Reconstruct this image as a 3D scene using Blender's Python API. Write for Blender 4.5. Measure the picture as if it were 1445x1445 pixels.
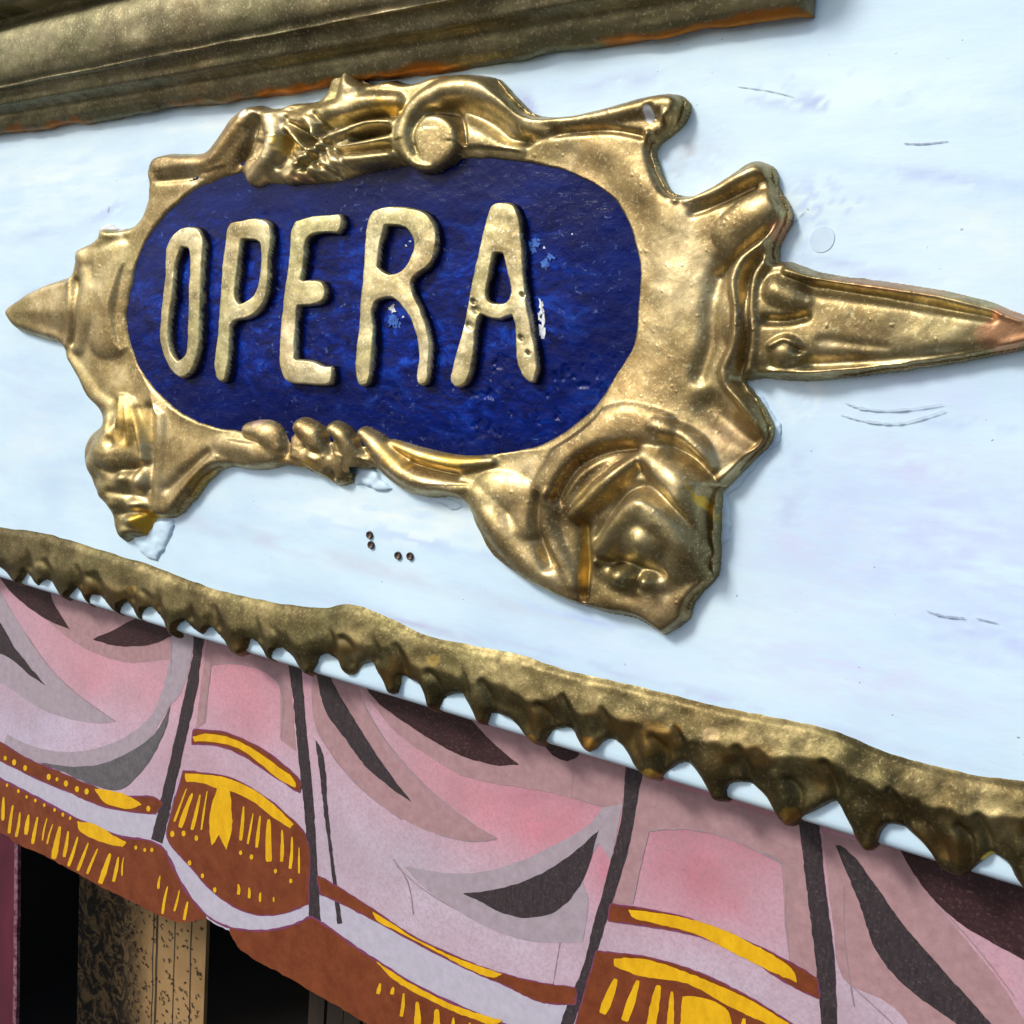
import bpy, bmesh, math, random
import numpy as np
from mathutils import Matrix, Vector
rng = np.random.RandomState(7); random.seed(7)
for o in list(bpy.data.objects): bpy.data.objects.remove(o)
scene = bpy.context.scene; COL = scene.collection

# ---------------------------------------------------------------- camera
# The fascia is the world plane y = 0, facing -y.  The camera's foot on it is the origin.
HS = 0.72; F = 1445.0; CX = CY = 722.5; D = 0.30
du = np.array([2113., -329., 1445.]); du /= np.linalg.norm(du)
dv = np.array([0.07, 1.0, 0.0]); dv[2] = (329 - 2113*0.07)/1445.
dv -= du*dv.dot(du); dv /= np.linalg.norm(dv)
dn = np.cross(du, dv)
RW = np.array([du, -dn, dv])                       # camera vector -> world vector
cam_d = bpy.data.cameras.new('camera'); cam = bpy.data.objects.new('camera', cam_d); COL.objects.link(cam)
M4 = Matrix([[*RW[0], 0], [*RW[1], -D], [*RW[2], 0], [0, 0, 0, 1]]); cam.matrix_world = M4
cam_d.sensor_width = 36; cam_d.lens = 36.0*F/1445.; cam_d.clip_start = 0.01; cam_d.clip_end = 500
scene.camera = cam

# ---------------------------------------------------------------- world, sun, exposure
SUN = Vector((-0.46, -0.62, 0.62)).normalized()    # towards the sun: up, in front, a little to the left
w = bpy.data.worlds.new('World'); scene.world = w; w.use_nodes = True
nt = w.node_tree; bg = nt.nodes['Background']; sky = nt.nodes.new('ShaderNodeTexSky')
sky.sky_type = 'NISHITA'; sky.sun_disc = False
sky.sun_elevation = math.asin(SUN.z); sky.sun_rotation = math.atan2(SUN.x, SUN.y)
sky.air_density = 1.0; sky.dust_density = 3.0; sky.ozone_density = 1.0
nt.links.new(sky.outputs[0], bg.inputs[0]); bg.inputs[1].default_value = 0.11
sl = bpy.data.lights.new('sun', 'SUN'); sl.energy = 2.3; sl.angle = math.radians(12); sl.color = (1.0, 0.95, 0.87)
so = bpy.data.objects.new('sun', sl); COL.objects.link(so); so.rotation_euler = SUN.to_track_quat('Z', 'Y').to_euler()
scene.view_settings.view_transform = 'Standard'; scene.view_settings.look = 'None'
scene.view_settings.exposure = 0.36; scene.view_settings.gamma = 1

# ---------------------------------------------------------------- pixel <-> place
def ray(x, y):
    x = np.asarray(x, float); y = np.asarray(y, float)
    c = np.stack([(x-CX)/F, (CY-y)/F, -np.ones_like(x+y)], -1)
    return c @ RW.T
def P(x, y, h=0.0):                                # point seen at a pixel on the sheet h metres in front of the fascia
    r = ray(x, y); t = (D-h)/r[..., 1]
    return r*t[..., None] + np.array([0, -D, 0])
def pix(X, Z, Y=0.0):
    d = np.stack([X, np.zeros_like(X)+Y+D, Z], -1) @ RW
    return CX + F*d[..., 0]/-d[..., 2], CY - F*d[..., 1]/-d[..., 2]
def sh(x, y, h):                                   # where on the fascia a point of relief h (mm) stands
    p = P(x, y, np.asarray(h)*0.001*HS); return pix(p[..., 0], p[..., 2])
FOOT = np.array(pix(np.array(0.), np.array(0.)))

def smooth(pts, n=6, closed=True, corner=60):
    p = np.array(pts, float); N = len(p); tan = np.zeros_like(p)
    for i in range(N):
        if not closed and i in (0, N-1):
            continue
        a = p[i]-p[i-1]; b = p[(i+1) % N]-p[i]
        la, lb = np.linalg.norm(a[:2])+1e-9, np.linalg.norm(b[:2])+1e-9
        if a[:2].dot(b[:2])/(la*lb) > math.cos(math.radians(corner)):
            tan[i] = (a/la+b/lb)*0.5
    out = []; t = np.linspace(0, 1, n, endpoint=False)[:, None]
    for i in range(N if closed else N-1):
        q = p[(i+1) % N]; L = np.linalg.norm((q-p[i])[:2])
        m0, m1 = tan[i]*L, tan[(i+1) % N]*L
        out.append((2*t**3-3*t**2+1)*p[i]+(t**3-2*t**2+t)*m0+(-2*t**3+3*t**2)*q+(t**3-t**2)*m1)
    if not closed: out.append(p[-1:])
    return np.concatenate(out)
def area(p):
    x, y = p[:, 0], p[:, 1]; return 0.5*np.sum(x*np.roll(y, -1)-np.roll(x, -1)*y)
def lift_outline(p, rim):                          # silhouettes turned away from the camera are seen at rim height
    p = np.array(p, float); s = np.sign(area(p))
    t = np.roll(p, -1, 0)-np.roll(p, 1, 0); n = np.stack([t[:, 1], -t[:, 0]], 1)*s
    n /= np.linalg.norm(n, axis=1)[:, None]+1e-9
    a = p-FOOT; a /= np.linalg.norm(a, axis=1)[:, None]
    h = rim*np.clip((n*a).sum(1)*1.3, 0, 1)
    h = np.convolve(np.r_[h[-2:], h, h[:2]], np.ones(5)/5, 'valid')
    return np.stack(sh(p[:, 0], p[:, 1], h), 1)
def seg_d(X, Y, a, b):
    ab = b-a; L2 = (ab*ab).sum()+1e-12
    t = np.clip(((X-a[0])*ab[0]+(Y-a[1])*ab[1])/L2, 0, 1)
    return np.hypot(X-a[0]-t*ab[0], Y-a[1]-t*ab[1]), t
def sdf(X, Y, poly):                               # positive inside
    poly = np.asarray(poly); d = np.full(X.shape, 1e9); ins = np.zeros(X.shape, bool)
    for a, b in zip(poly, np.roll(poly, -1, 0)):
        d = np.minimum(d, seg_d(X, Y, a, b)[0])
        if a[1] != b[1]:
            c = ((a[1] > Y) != (b[1] > Y)); ins ^= c & (X < (b[0]-a[0])*(Y-a[1])/(b[1]-a[1])+a[0])
    return np.where(ins, d, -d)
_lat = rng.rand(256, 256)
def vnoise(X, Y):
    xi, yi = np.floor(X).astype(int), np.floor(Y).astype(int); fx, fy = X-xi, Y-yi
    fx = fx*fx*fx*(fx*(fx*6-15)+10); fy = fy*fy*fy*(fy*(fy*6-15)+10)
    g = lambda i, j: _lat[(xi+i) % 256, (yi+j) % 256]
    return (g(0, 0)*(1-fx)+g(1, 0)*fx)*(1-fy)+(g(0, 1)*(1-fx)+g(1, 1)*fx)*fy-0.5
def fbm(X, Y, s, o=3, off=0):
    r = 0; a = 1
    for k in range(o):
        r = r+a*vnoise(X/s+17.3*k+off, Y/s+9.1*k+off*1.7); s *= 0.5; a *= 0.5
    return r
def smax(a, b, k):
    k = k*2.2; h = np.clip(k-np.abs(a-b), 0, None)/k; return np.maximum(a, b)+h*h*k*.25
def rnd(d, r, T):                                  # quarter-round edge; keeps falling outside
    q = np.clip(d/r, 0, 1)
    return np.where(d > 0, T*np.sqrt(np.clip(1-(1-q)**2, 0, 1)), d*0.9)
def sstep(x, a, b):
    t = np.clip((x-a)/(b-a), 0, 1); return t*t*(3-2*t)
def blur(H, n=1):
    for _ in range(n):
        H = np.pad(H, 1, 'edge'); H = (H[:-2]+2*H[1:-1]+H[2:])/4; H = (H[:, :-2]+2*H[:, 1:-1]+H[:, 2:])/4
    return H
class Relief:
    def __init__(s, x0, x1, y0, y1, step):
        s.step = step
        s.X, s.Y = np.meshgrid(np.arange(x0, x1, step), np.arange(y0, y1, step)); s.H = np.zeros_like(s.X); s.O = np.full(s.X.shape, -20.); s.orn = False; s.kk = 1.0
        s.tint = np.zeros(s.X.shape+(4,))
    def box(s, p, m):
        x0, y0 = s.X[0, 0], s.Y[0, 0]; a, b = p.min(0)[:2]-m, p.max(0)[:2]+m
        f = lambda v, o, n: int(np.clip((v-o)/s.step, 0, n))
        return slice(f(a[1], y0, s.X.shape[0]), f(b[1], y0, s.X.shape[0])+1), slice(f(a[0], x0, s.X.shape[1]), f(b[0], x0, s.X.shape[1])+1)
    def field(s, pts, n=5):
        p = smooth(pts, n, False, 100) if len(pts) > 2 else np.array(pts, float)
        x, y = sh(p[:, 0], p[:, 1], p[:, 2]); q = p.copy(); q[:, 0] = x; q[:, 1] = y
        bx = s.box(q, q[:, 3].max()*2.2+4); X, Y = s.X[bx], s.Y[bx]
        best = np.full(X.shape, 1e9); hh = np.zeros(X.shape); rr = np.ones(X.shape)
        for a, b in zip(q[:-1], q[1:]):
            d, t = seg_d(X, Y, a[:2], b[:2]); h = a[2]+t*(b[2]-a[2]); r = a[3]+t*(b[3]-a[3])
            u = d/r; m = u < best
            best = np.where(m, u, best); hh = np.where(m, h, hh); rr = np.where(m, r, rr)
        return bx, best, hh, rr
    def ridge(s, pts, k=1.2, pw=2.0):              # pts: (x, y, height mm, radius px)
        bx, u, h, r = s.field(pts)
        e = np.where(u < 1, h*np.clip(1-np.clip(u, 0, 1)**pw, 0, 1)**(1/pw), -(u-1)*6)
        s.H[bx] = smax(s.H[bx], e, k*s.kk)
        if s.orn: s.O[bx] = smax(s.O[bx], e, .6)
    def groove(s, pts, soft=1.0):                  # pts: (x, y, depth mm, radius px, height at which it is seen)
        p = np.array(pts, float); q = p[:, :4].copy(); q[:, 2] = p[:, 4] if p.shape[1] > 4 else 6
        q = np.c_[q[:, :2], q[:, 2], q[:, 3]]
        bx, u, _, _ = s.field(q); dep = p[:, 2].max()
        g = dep*np.exp(-(u*1.4)**2*soft); s.H[bx] -= g
        if s.orn: s.O[bx] -= g
    def bump(s, x, y, h, rx, ry=None, ang=0, k=1.2, pw=2.0):
        ry = ry or rx; cx, cy = sh(np.array(x), np.array(y), h*0.8); bx = s.box(np.array([[cx, cy]]), max(rx, ry)*2+4)
        X, Y = s.X[bx]-cx, s.Y[bx]-cy; c, n = math.cos(math.radians(ang)), math.sin(math.radians(ang))
        u = np.hypot((X*c+Y*n)/rx, (-X*n+Y*c)/ry)
        e = np.where(u < 1, h*np.clip(1-np.clip(u, 0, 1)**pw, 0, 1)**(1/pw), -(u-1)*6)
        s.H[bx] = smax(s.H[bx], e, k*s.kk)
        if s.orn: s.O[bx] = smax(s.O[bx], e, .6)
    def paint(s, x, y, rx, ry, col, amt=1.0, h=8, edge=14, ang=0):
        cx, cy = sh(np.array(x), np.array(y), h); X, Y = s.X-cx, s.Y-cy
        c, n = math.cos(math.radians(ang)), math.sin(math.radians(ang))
        u = np.hypot((X*c+Y*n)/rx, (-X*n+Y*c)/ry)+fbm(s.X, s.Y, edge, 3, x)*0.7
        a = (1-sstep(u, 0.6, 1.1))*amt
        s.tint[..., :3] = np.where(a[..., None] > s.tint[..., 3:], np.array(col), s.tint[..., :3])
        s.tint[..., 3] = np.maximum(s.tint[..., 3], a)
    def mesh_parts(s, keep, parts, mat_of, parent, base=0.0):
        # parts: list of (name, mask over verts); the first that holds a cell takes it
        p = P(s.X, s.Y, 0.0); V = p.copy(); V[..., 1] = -s.H*0.001*HS
        # the relief stands straight out from the board
        du_ = np.gradient(V, axis=1); dv_ = np.gradient(V, axis=0); Nn = np.cross(dv_, du_)
        Nn /= np.linalg.norm(Nn, axis=-1)[..., None]+1e-12
        Nn *= -np.sign(Nn[..., 1:2].mean())
        cell = keep[:-1, :-1] & keep[1:, :-1] & keep[:-1, 1:] & keep[1:, 1:]
        R, C = s.X.shape; idx = np.arange(R*C).reshape(R, C); out = []; left = cell.copy()
        for name, msk in parts:
            m = left & msk[:-1, :-1]; left &= ~m
            if not m.any(): continue
            a, b, c, d = idx[:-1, :-1][m], idx[1:, :-1][m], idx[1:, 1:][m], idx[:-1, 1:][m]
            q = np.stack([a, b, c, d], 1); used, inv = np.unique(q, return_inverse=True); q = inv.reshape(-1, 4)
            me = bpy.data.meshes.new(name); vv = V.reshape(-1, 3)[used]
            me.vertices.add(len(vv)); me.vertices.foreach_set('co', vv.astype(np.float32).ravel())
            me.loops.add(q.size); me.loops.foreach_set('vertex_index', q.astype(np.int32).ravel())
            me.polygons.add(len(q)); me.polygons.foreach_set('loop_start', np.arange(0, q.size, 4, dtype=np.int32))
            me.update(calc_edges=True); me.polygons.foreach_set('use_smooth', np.ones(len(q), bool))
            at = me.color_attributes.new('tint', 'FLOAT_COLOR', 'POINT')
            at.data.foreach_set('color', s.tint.reshape(-1, 4)[used].astype(np.float32).ravel())
            me.normals_split_custom_set_from_vertices(Nn.reshape(-1, 3)[used].astype(np.float32))
            me.materials.append(mat_of(name)); o = bpy.data.objects.new(name, me); COL.objects.link(o); o.parent = parent
            out.append(o)
        return out
    def inside(s, poly, h=6):
        poly = np.array(poly, float); x, y = sh(poly[:, 0], poly[:, 1], h); return sdf(s.X, s.Y, np.stack([x, y], 1)) > 0

# ---------------------------------------------------------------- materials
def lin(r, g, b): return tuple(((c/255.)/12.92 if c/255. <= .04045 else ((c/255.+.055)/1.055)**2.4) for c in (r, g, b))
class Mat:
    def __init__(s, name, rough=0.5, metal=0.0):
        s.m = bpy.data.materials.new(name); s.m.use_nodes = True; s.t = s.m.node_tree; s.b = s.t.nodes['Principled BSDF']
        s.b.inputs['Roughness'].default_value = rough; s.b.inputs['Metallic'].default_value = metal
        s.co = s.t.nodes.new('ShaderNodeTexCoord').outputs['Object']; s.last = None
    def n(s, k, **kw):
        nd = s.t.nodes.new(k)
        for a, v in kw.items(): setattr(nd, a, v)
        return nd
    def put(s, a, b): s.t.links.new(a, b)
    def noise(s, scale, detail=4, rough=.55, stretch=(1, 1, 1), dist=0):
        mp = s.n('ShaderNodeMapping'); mp.inputs['Scale'].default_value = stretch; s.put(s.co, mp.inputs[0])
        n = s.n('ShaderNodeTexNoise'); n.inputs['Scale'].default_value = scale; n.inputs['Detail'].default_value = detail
        n.inputs['Roughness'].default_value = rough; n.inputs['Distortion'].default_value = dist; s.put(mp.outputs[0], n.inputs['Vector'])
        return n.outputs['Fac']
    def ramp(s, fac, stops):
        r = s.n('ShaderNodeValToRGB'); e = r.color_ramp.elements
        while len(e) < len(stops): e.new(0.5)
        for el, (p, c) in zip(e, stops): el.position = p; el.color = (*c, 1) if len(c) == 3 else c
        s.put(fac, r.inputs[0]); return r.outputs[0]
    def mix(s, fac, a, b, mode='MIX'):
        m = s.n('ShaderNodeMix', data_type='RGBA', blend_type=mode)
        for v, k in ((fac, 0), (a, 6), (b, 7)):
            if isinstance(v, (int, float)): m.inputs[k].default_value = v
            elif isinstance(v, tuple): m.inputs[k].default_value = (*v, 1)
            else: s.put(v, m.inputs[k])
        return m.outputs[2]
    def math(s, op, a, b=0.0):
        m = s.n('ShaderNodeMath', operation=op)
        for v, k in ((a, 0), (b, 1)):
            if isinstance(v, (int, float)): m.inputs[k].default_value = v
            else: s.put(v, m.inputs[k])
        return m.outputs[0]
    def bump(s, h, strength, dist):
        b = s.n('ShaderNodeBump'); b.inputs['Strength'].default_value = strength; b.inputs['Distance'].default_value = dist
        s.put(h, b.inputs['Height'])
        if s.last: s.put(s.last, b.inputs['Normal'])
        s.last = b.outputs[0]; s.put(s.last, s.b.inputs['Normal'])
    def color(s, c):
        if isinstance(c, tuple): s.b.inputs['Base Color'].default_value = (*c, 1)
        else: s.put(c, s.b.inputs['Base Color'])
    def rough(s, v): s.put(v, s.b.inputs['Roughness'])
    def metal(s, v): s.put(v, s.b.inputs['Metallic'])
    def tint(s):
        a = s.n('ShaderNodeAttribute', attribute_name='tint'); return a.outputs['Color'], a.outputs['Alpha']
BW = lambda a: (a, a, a)
def gold(name, dark, mid, light, grime=0.5, rough=(0.30, 0.48), spark=0.25, bmp=.12):
    m = Mat(name, .38, 1.0)
    n1 = m.noise(38, 6, .6); c = m.ramp(n1, [(.30, dark), (.50, mid), (.72, light)])
    n0 = m.noise(15, 4, .6); c = m.mix(m.ramp(n0, [(.36, BW(.55)), (.5, BW(0))]), c, tuple(x*y for x, y in zip(mid, (.80, .92, .80)))); c = m.mix(m.ramp(n0, [(.54, BW(0)), (.70, BW(.5))]), c, tuple(x*y for x, y in zip(mid, (.88, .68, .50))))
    n2 = m.noise(160, 5, .7); c = m.mix(m.ramp(n2, [(.40, BW(0)), (.75, BW(grime))]), c, tuple(x*.45 for x in dark))
    n3 = m.noise(900, 2, .6); c = m.mix(m.ramp(n3, [(.56, BW(0)), (.70, BW(spark))]), c, tuple(min(1, x*1.5+.05) for x in light))
    tc, ta = m.tint(); c = m.mix(ta, c, m.mix(m.ramp(n2, [(.3, BW(0)), (.8, BW(.35))]), tc, tuple(x*.6 for x in dark)))
    m.color(c)
    # white plaster where the gilding has chipped (pale tints) is not metal
    sep = m.n('ShaderNodeSeparateColor'); m.put(tc, sep.inputs[0])
    white = m.math('MULTIPLY', m.math('GREATER_THAN', sep.outputs[2], .5), ta)
    m.metal(m.math('SUBTRACT', .92, m.math('MULTIPLY', white, .92)))
    r = m.n('ShaderNodeMapRange'); m.put(n2, r.inputs[0]); r.inputs[1].default_value = .3; r.inputs[2].default_value = .75
    r.inputs[3].default_value = rough[0]; r.inputs[4].default_value = rough[1]; m.rough(r.outputs[0])
    m.bump(m.noise(220, 4, .6), bmp, .0012); m.bump(m.noise(650, 4, .7), .10, .0006); m.bump(m.noise(1800, 2, .6), .16, .0003)
    return m.m
G_FRAME = gold('gilded plaster', (.18, .122, .052), (.40, .308, .148), (.72, .61, .36), .60, (.35, .57), .30, .06)
G_LETTER = gold('pale gilt', (.24, .19, .085), (.60, .52, .28), (.95, .88, .62), .75, (.40, .58), .4, .05)
G_TRIM = gold('aged bronze gilt', (.044, .034, .014), (.115, .094, .042), (.29, .24, .115), .65, (.40, .62), .2, .14)
G_CORN = gold('dull bronze paint', (.110, .095, .052), (.20, .178, .10), (.29, .26, .16), .5, (.48, .65), .5, .22)

m = Mat('ultramarine enamel', .3); tc, ta = m.tint()
n = m.noise(60, 6, .65, (.35, 1, 1)); deep = m.ramp(n, [(.30, (.0004, .003, .045)), (.55, (.0005, .006, .080)), (.75, (.001, .014, .15))])
n2 = m.noise(150, 6, .75, (.45, 1, 1), 1.0); worn = m.ramp(n2, [(.38, (.0008, .004, .045)), (.52, (.0012, .014, .19)), (.64, (.003, .055, .46)), (.76, (.05, .17, .60))])
c = m.mix(ta, deep, worn)
n3 = m.noise(300, 5, .75, (1, 1, 1.4), .6); c = m.mix(m.math('MULTIPLY', m.ramp(n3, [(.60, BW(0)), (.72, BW(.8))]), m.ramp(m.noise(30, 3), [(.42, BW(.1)), (.6, BW(1))])), c, (.16, .26, .55))
m.color(c); m.rough(m.ramp(n2, [(.35, BW(.12)), (.7, BW(.30))])); m.bump(m.noise(110, 5, .6, (.5, 1, 1)), .3, .0016); m.bump(n3, .3, .0006)
m.b.inputs['Specular IOR Level'].default_value = .11
BLUE = m.m
m = Mat('brushed white paint', .55); tc, ta = m.tint()
s1 = m.noise(30, 6, .6, (.45, 1, 1.6)); c = m.ramp(s1, [(.25, (.46, .64, .84)), (.5, (.545, .735, .88)), (.75, (.63, .81, .885))])
s2 = m.noise(200, 5, .7, (.22, 1, 1.1)); c = m.mix(m.ramp(s2, [(.50, BW(0)), (.85, BW(.30))]), c, (.47, .57, .80))
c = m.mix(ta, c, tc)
sp = m.noise(700, 1, .4); sp2 = m.noise(24, 2, .5)
c = m.mix(m.math('MULTIPLY', m.ramp(sp, [(.765, BW(0)), (.79, BW(1))]), m.ramp(sp2, [(.45, BW(0)), (.6, BW(.8))])), c, (.10, .10, .12))
m.color(c); m.bump(s2, .10, .0006); m.bump(m.noise(900, 3, .6, (.35, 1, 1)), .12, .0003)
WHITE = m.m
m = Mat('white filler', .7); m.color(m.ramp(m.noise(150, 4), [(.3, (.58, .70, .80)), (.7, (.70, .81, .88))])); m.bump(m.noise(300, 4), .4, .001); PLASTER = m.m

def paint(name, c1, c2, rough=.5, streak=(1, 1, 1), scale=220, speck=None, amt=.6, bump=.12):
    m = Mat(name, rough); n = m.noise(scale, 6, .7, streak); c = m.ramp(n, [(.3, c1), (.7, c2)])
    if speck:
        n2 = m.noise(800, 5, .8); c = m.mix(m.ramp(n2, [(.54, BW(0)), (.70, BW(amt))]), c, speck)
    m.color(c); m.bump(n, bump, .0004); m.b.inputs['Specular IOR Level'].default_value = .25; return m.m
m = Mat('airbrushed card', .62); tc, ta = m.tint()
n = m.noise(750, 5, .8); c = m.mix(m.ramp(n, [(.42, BW(0)), (.75, BW(.55))]), tc, (.22, .14, .165))
n2 = m.noise(45, 6, .7); c = m.mix(m.ramp(n2, [(.42, BW(0)), (.75, BW(.45))]), c, (.33, .22, .25))
n3 = m.noise(420, 5, .85); c = m.mix(m.ramp(n3, [(.61, BW(0)), (.72, BW(.55))]), c, (.12, .08, .09))
m.color(c); m.bump(n, .12, .0004); m.b.inputs['Specular IOR Level'].default_value = .2; CARD = m.m
BROWN = paint('russet paint', (.115, .026, .009), (.19, .050, .018), .42, (1, 1, 1), 130, (.26, .10, .05), .35)
PURPLE = paint('purple edge line', (.13, .03, .08), (.20, .05, .13), .5)
YELLOW = paint('chrome yellow paint', (.54, .29, .005), (.74, .44, .010), .45, (1, 1, .5), 160, (.46, .23, .004), .5)
DARK = paint('charcoal paint', (.020, .015, .018), (.048, .038, .043), .5, (3, 1, .5), 330, (.17, .13, .15), .5)
DARKRED = paint('dark maroon paint', (.022, .009, .011), (.045, .020, .024), .5, (.5, 1, 2.5), 330, (.26, .14, .15), .40)
SLATE = paint('thin grey wash', (.075, .07, .078), (.125, .118, .13), .55, (1, 1, 1), 200, (.30, .28, .32), .35)
MAUVE = paint('mauve shadow wash', (.285, .170, .188), (.385, .240, .262), .62, (1, 1, 1), 260, (.20, .15, .17), .35)
GREYW = paint('grey lavender wash', (.275, .232, .275), (.36, .308, .365), .62, (1, 1, 1), 260, (.20, .18, .21), .35)
PALE = paint('pale lavender border', (.36, .345, .43), (.45, .43, .53), .6, (1, 1, 1), 260, (.30, .28, .33), .25)
PENCIL = paint('pencil line', (.24, .175, .20), (.33, .25, .28), .7)
def tag(o, label=None, cat=None, group=None, kind=None):
    for k, v in (('label', label), ('category', cat), ('group', group), ('kind', kind)):
        if v: o[k] = v
    return o
def empty(name, loc=(0, 0, 0)):
    o = bpy.data.objects.new(name, None); COL.objects.link(o); o.location = loc; o.empty_display_size = .02; return o
def mesh(name, verts, faces, mat, parent=None, smooth_=False):
    me = bpy.data.meshes.new(name); me.from_pydata([tuple(map(float, v)) for v in verts], [], faces); me.update()
    if smooth_: me.polygons.foreach_set('use_smooth', [True]*len(me.polygons))
    me.materials.append(mat); o = bpy.data.objects.new(name, me); COL.objects.link(o); o.parent = parent; return o
def box(name, x0, x1, y0, y1, z0, z1, mat, parent=None):
    v = [(x, y, z) for x in (x0, x1) for y in (y0, y1) for z in (z0, z1)]
    return mesh(name, v, [(0, 1, 3, 2), (4, 6, 7, 5), (0, 4, 5, 1), (2, 3, 7, 6), (0, 2, 6, 4), (1, 5, 7, 3)], mat, parent)
# ---------------------------------------------------------------- the board
bl = P(np.array([-60., 1600.]), np.array([815-.309*60, 815+.309*1600]))
ZB = float(P(np.array(700.), np.array(1031.3))[2]); XL = float(P(np.array(-120.), np.array(500.))[0]); XR = float(P(np.array(1445.), np.array(700.))[0])+.12
ZT = .26
PLASTER_TINT = (.80, .82, .86)
nx, nz = int((XR-XL)/.0016), int((ZT-ZB)/.0016)
gx, gz = np.meshgrid(np.linspace(XL, XR, nx), np.linspace(ZB, ZT, nz)); px_, py_ = pix(gx, gz)
hb = fbm(gx, gz, .05, 3)*.0006+fbm(gx*.3, gz, .012, 2, 5)*.00015
edge = np.clip((gz-ZB)/.0035, 0, 1); hb -= .0030*(1-np.sqrt(1-(1-edge)**2))
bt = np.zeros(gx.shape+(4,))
def smear_and_light(x, y, rx, ry, col, amt, ang=0, st=(1, 1)):
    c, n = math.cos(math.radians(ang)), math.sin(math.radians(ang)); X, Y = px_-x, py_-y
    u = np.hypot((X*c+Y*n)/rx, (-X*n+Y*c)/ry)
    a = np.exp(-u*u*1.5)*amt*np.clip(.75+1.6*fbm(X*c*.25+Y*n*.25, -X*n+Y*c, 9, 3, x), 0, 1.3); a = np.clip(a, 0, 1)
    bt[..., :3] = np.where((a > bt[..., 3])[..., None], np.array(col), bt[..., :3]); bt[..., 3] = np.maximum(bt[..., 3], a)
SB = (.38, .47, .76)  # brush smudges; broad lavender ones on the right also paint in bluer light
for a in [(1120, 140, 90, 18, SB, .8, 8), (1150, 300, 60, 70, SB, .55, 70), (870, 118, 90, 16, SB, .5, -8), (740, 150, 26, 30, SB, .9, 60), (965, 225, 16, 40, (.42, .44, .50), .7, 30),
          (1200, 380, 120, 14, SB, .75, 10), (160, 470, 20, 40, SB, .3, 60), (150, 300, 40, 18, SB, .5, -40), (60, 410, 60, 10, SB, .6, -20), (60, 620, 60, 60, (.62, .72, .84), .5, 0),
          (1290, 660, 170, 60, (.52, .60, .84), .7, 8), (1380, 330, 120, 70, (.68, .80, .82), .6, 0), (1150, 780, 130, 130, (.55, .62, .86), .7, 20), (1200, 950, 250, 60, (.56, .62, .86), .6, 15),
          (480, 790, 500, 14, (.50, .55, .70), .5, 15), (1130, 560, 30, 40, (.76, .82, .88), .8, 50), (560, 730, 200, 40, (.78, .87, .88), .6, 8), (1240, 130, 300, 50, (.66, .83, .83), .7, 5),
          (1200, 300, 300, 60, (.66, .80, .84), .6, 5), (220, 830, 300, 8, (.42, .47, .62), .7, 17), (600, 885, 200, 8, (.42, .47, .68), .7, 16), (1010, 985, 400, 8, (.45, .50, .75), .6, 15), (80, 260, 160, 60, (.74, .85, .86), .6, -8), (1330, 760, 260, 150, (.50, .60, .90), .75, 12), (1300, 560, 200, 60, (.54, .66, .90), .6, 5), (900, 930, 260, 40, (.58, .70, .90), .5, 15), (1330, 250, 160, 12, (.42, .54, .82), .7, 6), (1250, 470, 200, 10, (.44, .55, .82), .7, 8), (1350, 600, 140, 9, (.40, .50, .80), .7, 4), (620, 770, 200, 12, (.46, .60, .84), .6, 12), (850, 880, 150, 10, (.42, .54, .84), .6, 14), (60, 330, 90, 12, (.46, .60, .82), .6, -10), (300, 175, 120, 12, (.74, .84, .88), .7, -8), (1120, 690, 30, 90, (.44, .52, .78), .6, 10), (40, 540, 60, 40, (.50, .64, .84), .6, 20), (1000, 215, 40, 40, (.48, .56, .74), .6, 40), (1400, 900, 160, 60, (.46, .56, .86), .7, 12)]: smear_and_light(*a)
board = empty('fascia_board', (0, 0, ZB)); tag(board, 'white painted board with bluish brush streaks behind the gilded cartouche', 'board')
V = np.stack([gx, -hb, gz], -1).reshape(-1, 3); base = len(V); idx = np.arange(nx*nz).reshape(nz, nx)
q = np.stack([idx[:-1, :-1], idx[:-1, 1:], idx[1:, 1:], idx[1:, :-1]], -1).reshape(-1, 4)
bot = V[:nx].copy(); bot[:, 1] = .010; V2 = np.concatenate([V, bot]); b2 = base+np.arange(nx)
q2 = np.stack([b2[:-1], b2[1:], idx[0, 1:], idx[0, :-1]], -1); q = np.concatenate([q, q2])
me = bpy.data.meshes.new('face'); me.vertices.add(len(V2)); me.vertices.foreach_set('co', V2.astype(np.float32).ravel())
me.loops.add(q.size); me.loops.foreach_set('vertex_index', q.astype(np.int32).ravel()); me.polygons.add(len(q))
me.polygons.foreach_set('loop_start', np.arange(0, q.size, 4, dtype=np.int32)); me.update(calc_edges=True); me.polygons.foreach_set('use_smooth', np.ones(len(q), bool))
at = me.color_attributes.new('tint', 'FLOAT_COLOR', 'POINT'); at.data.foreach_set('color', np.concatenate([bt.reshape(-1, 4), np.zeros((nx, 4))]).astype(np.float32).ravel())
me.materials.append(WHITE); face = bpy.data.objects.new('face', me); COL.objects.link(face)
def par(o, p): o.parent = p; o.matrix_parent_inverse = Matrix.Translation(-Vector(p.location)); return o
par(face, board)
m = Mat('nail rust', .5, .3); m.color(m.ramp(m.noise(900, 3), [(.3, (.06, .04, .03)), (.7, (.20, .13, .09))])); RUST = m.m
m = Mat('nail rim', .6); m.color((.035, .028, .026)); RIM = m.m
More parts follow.
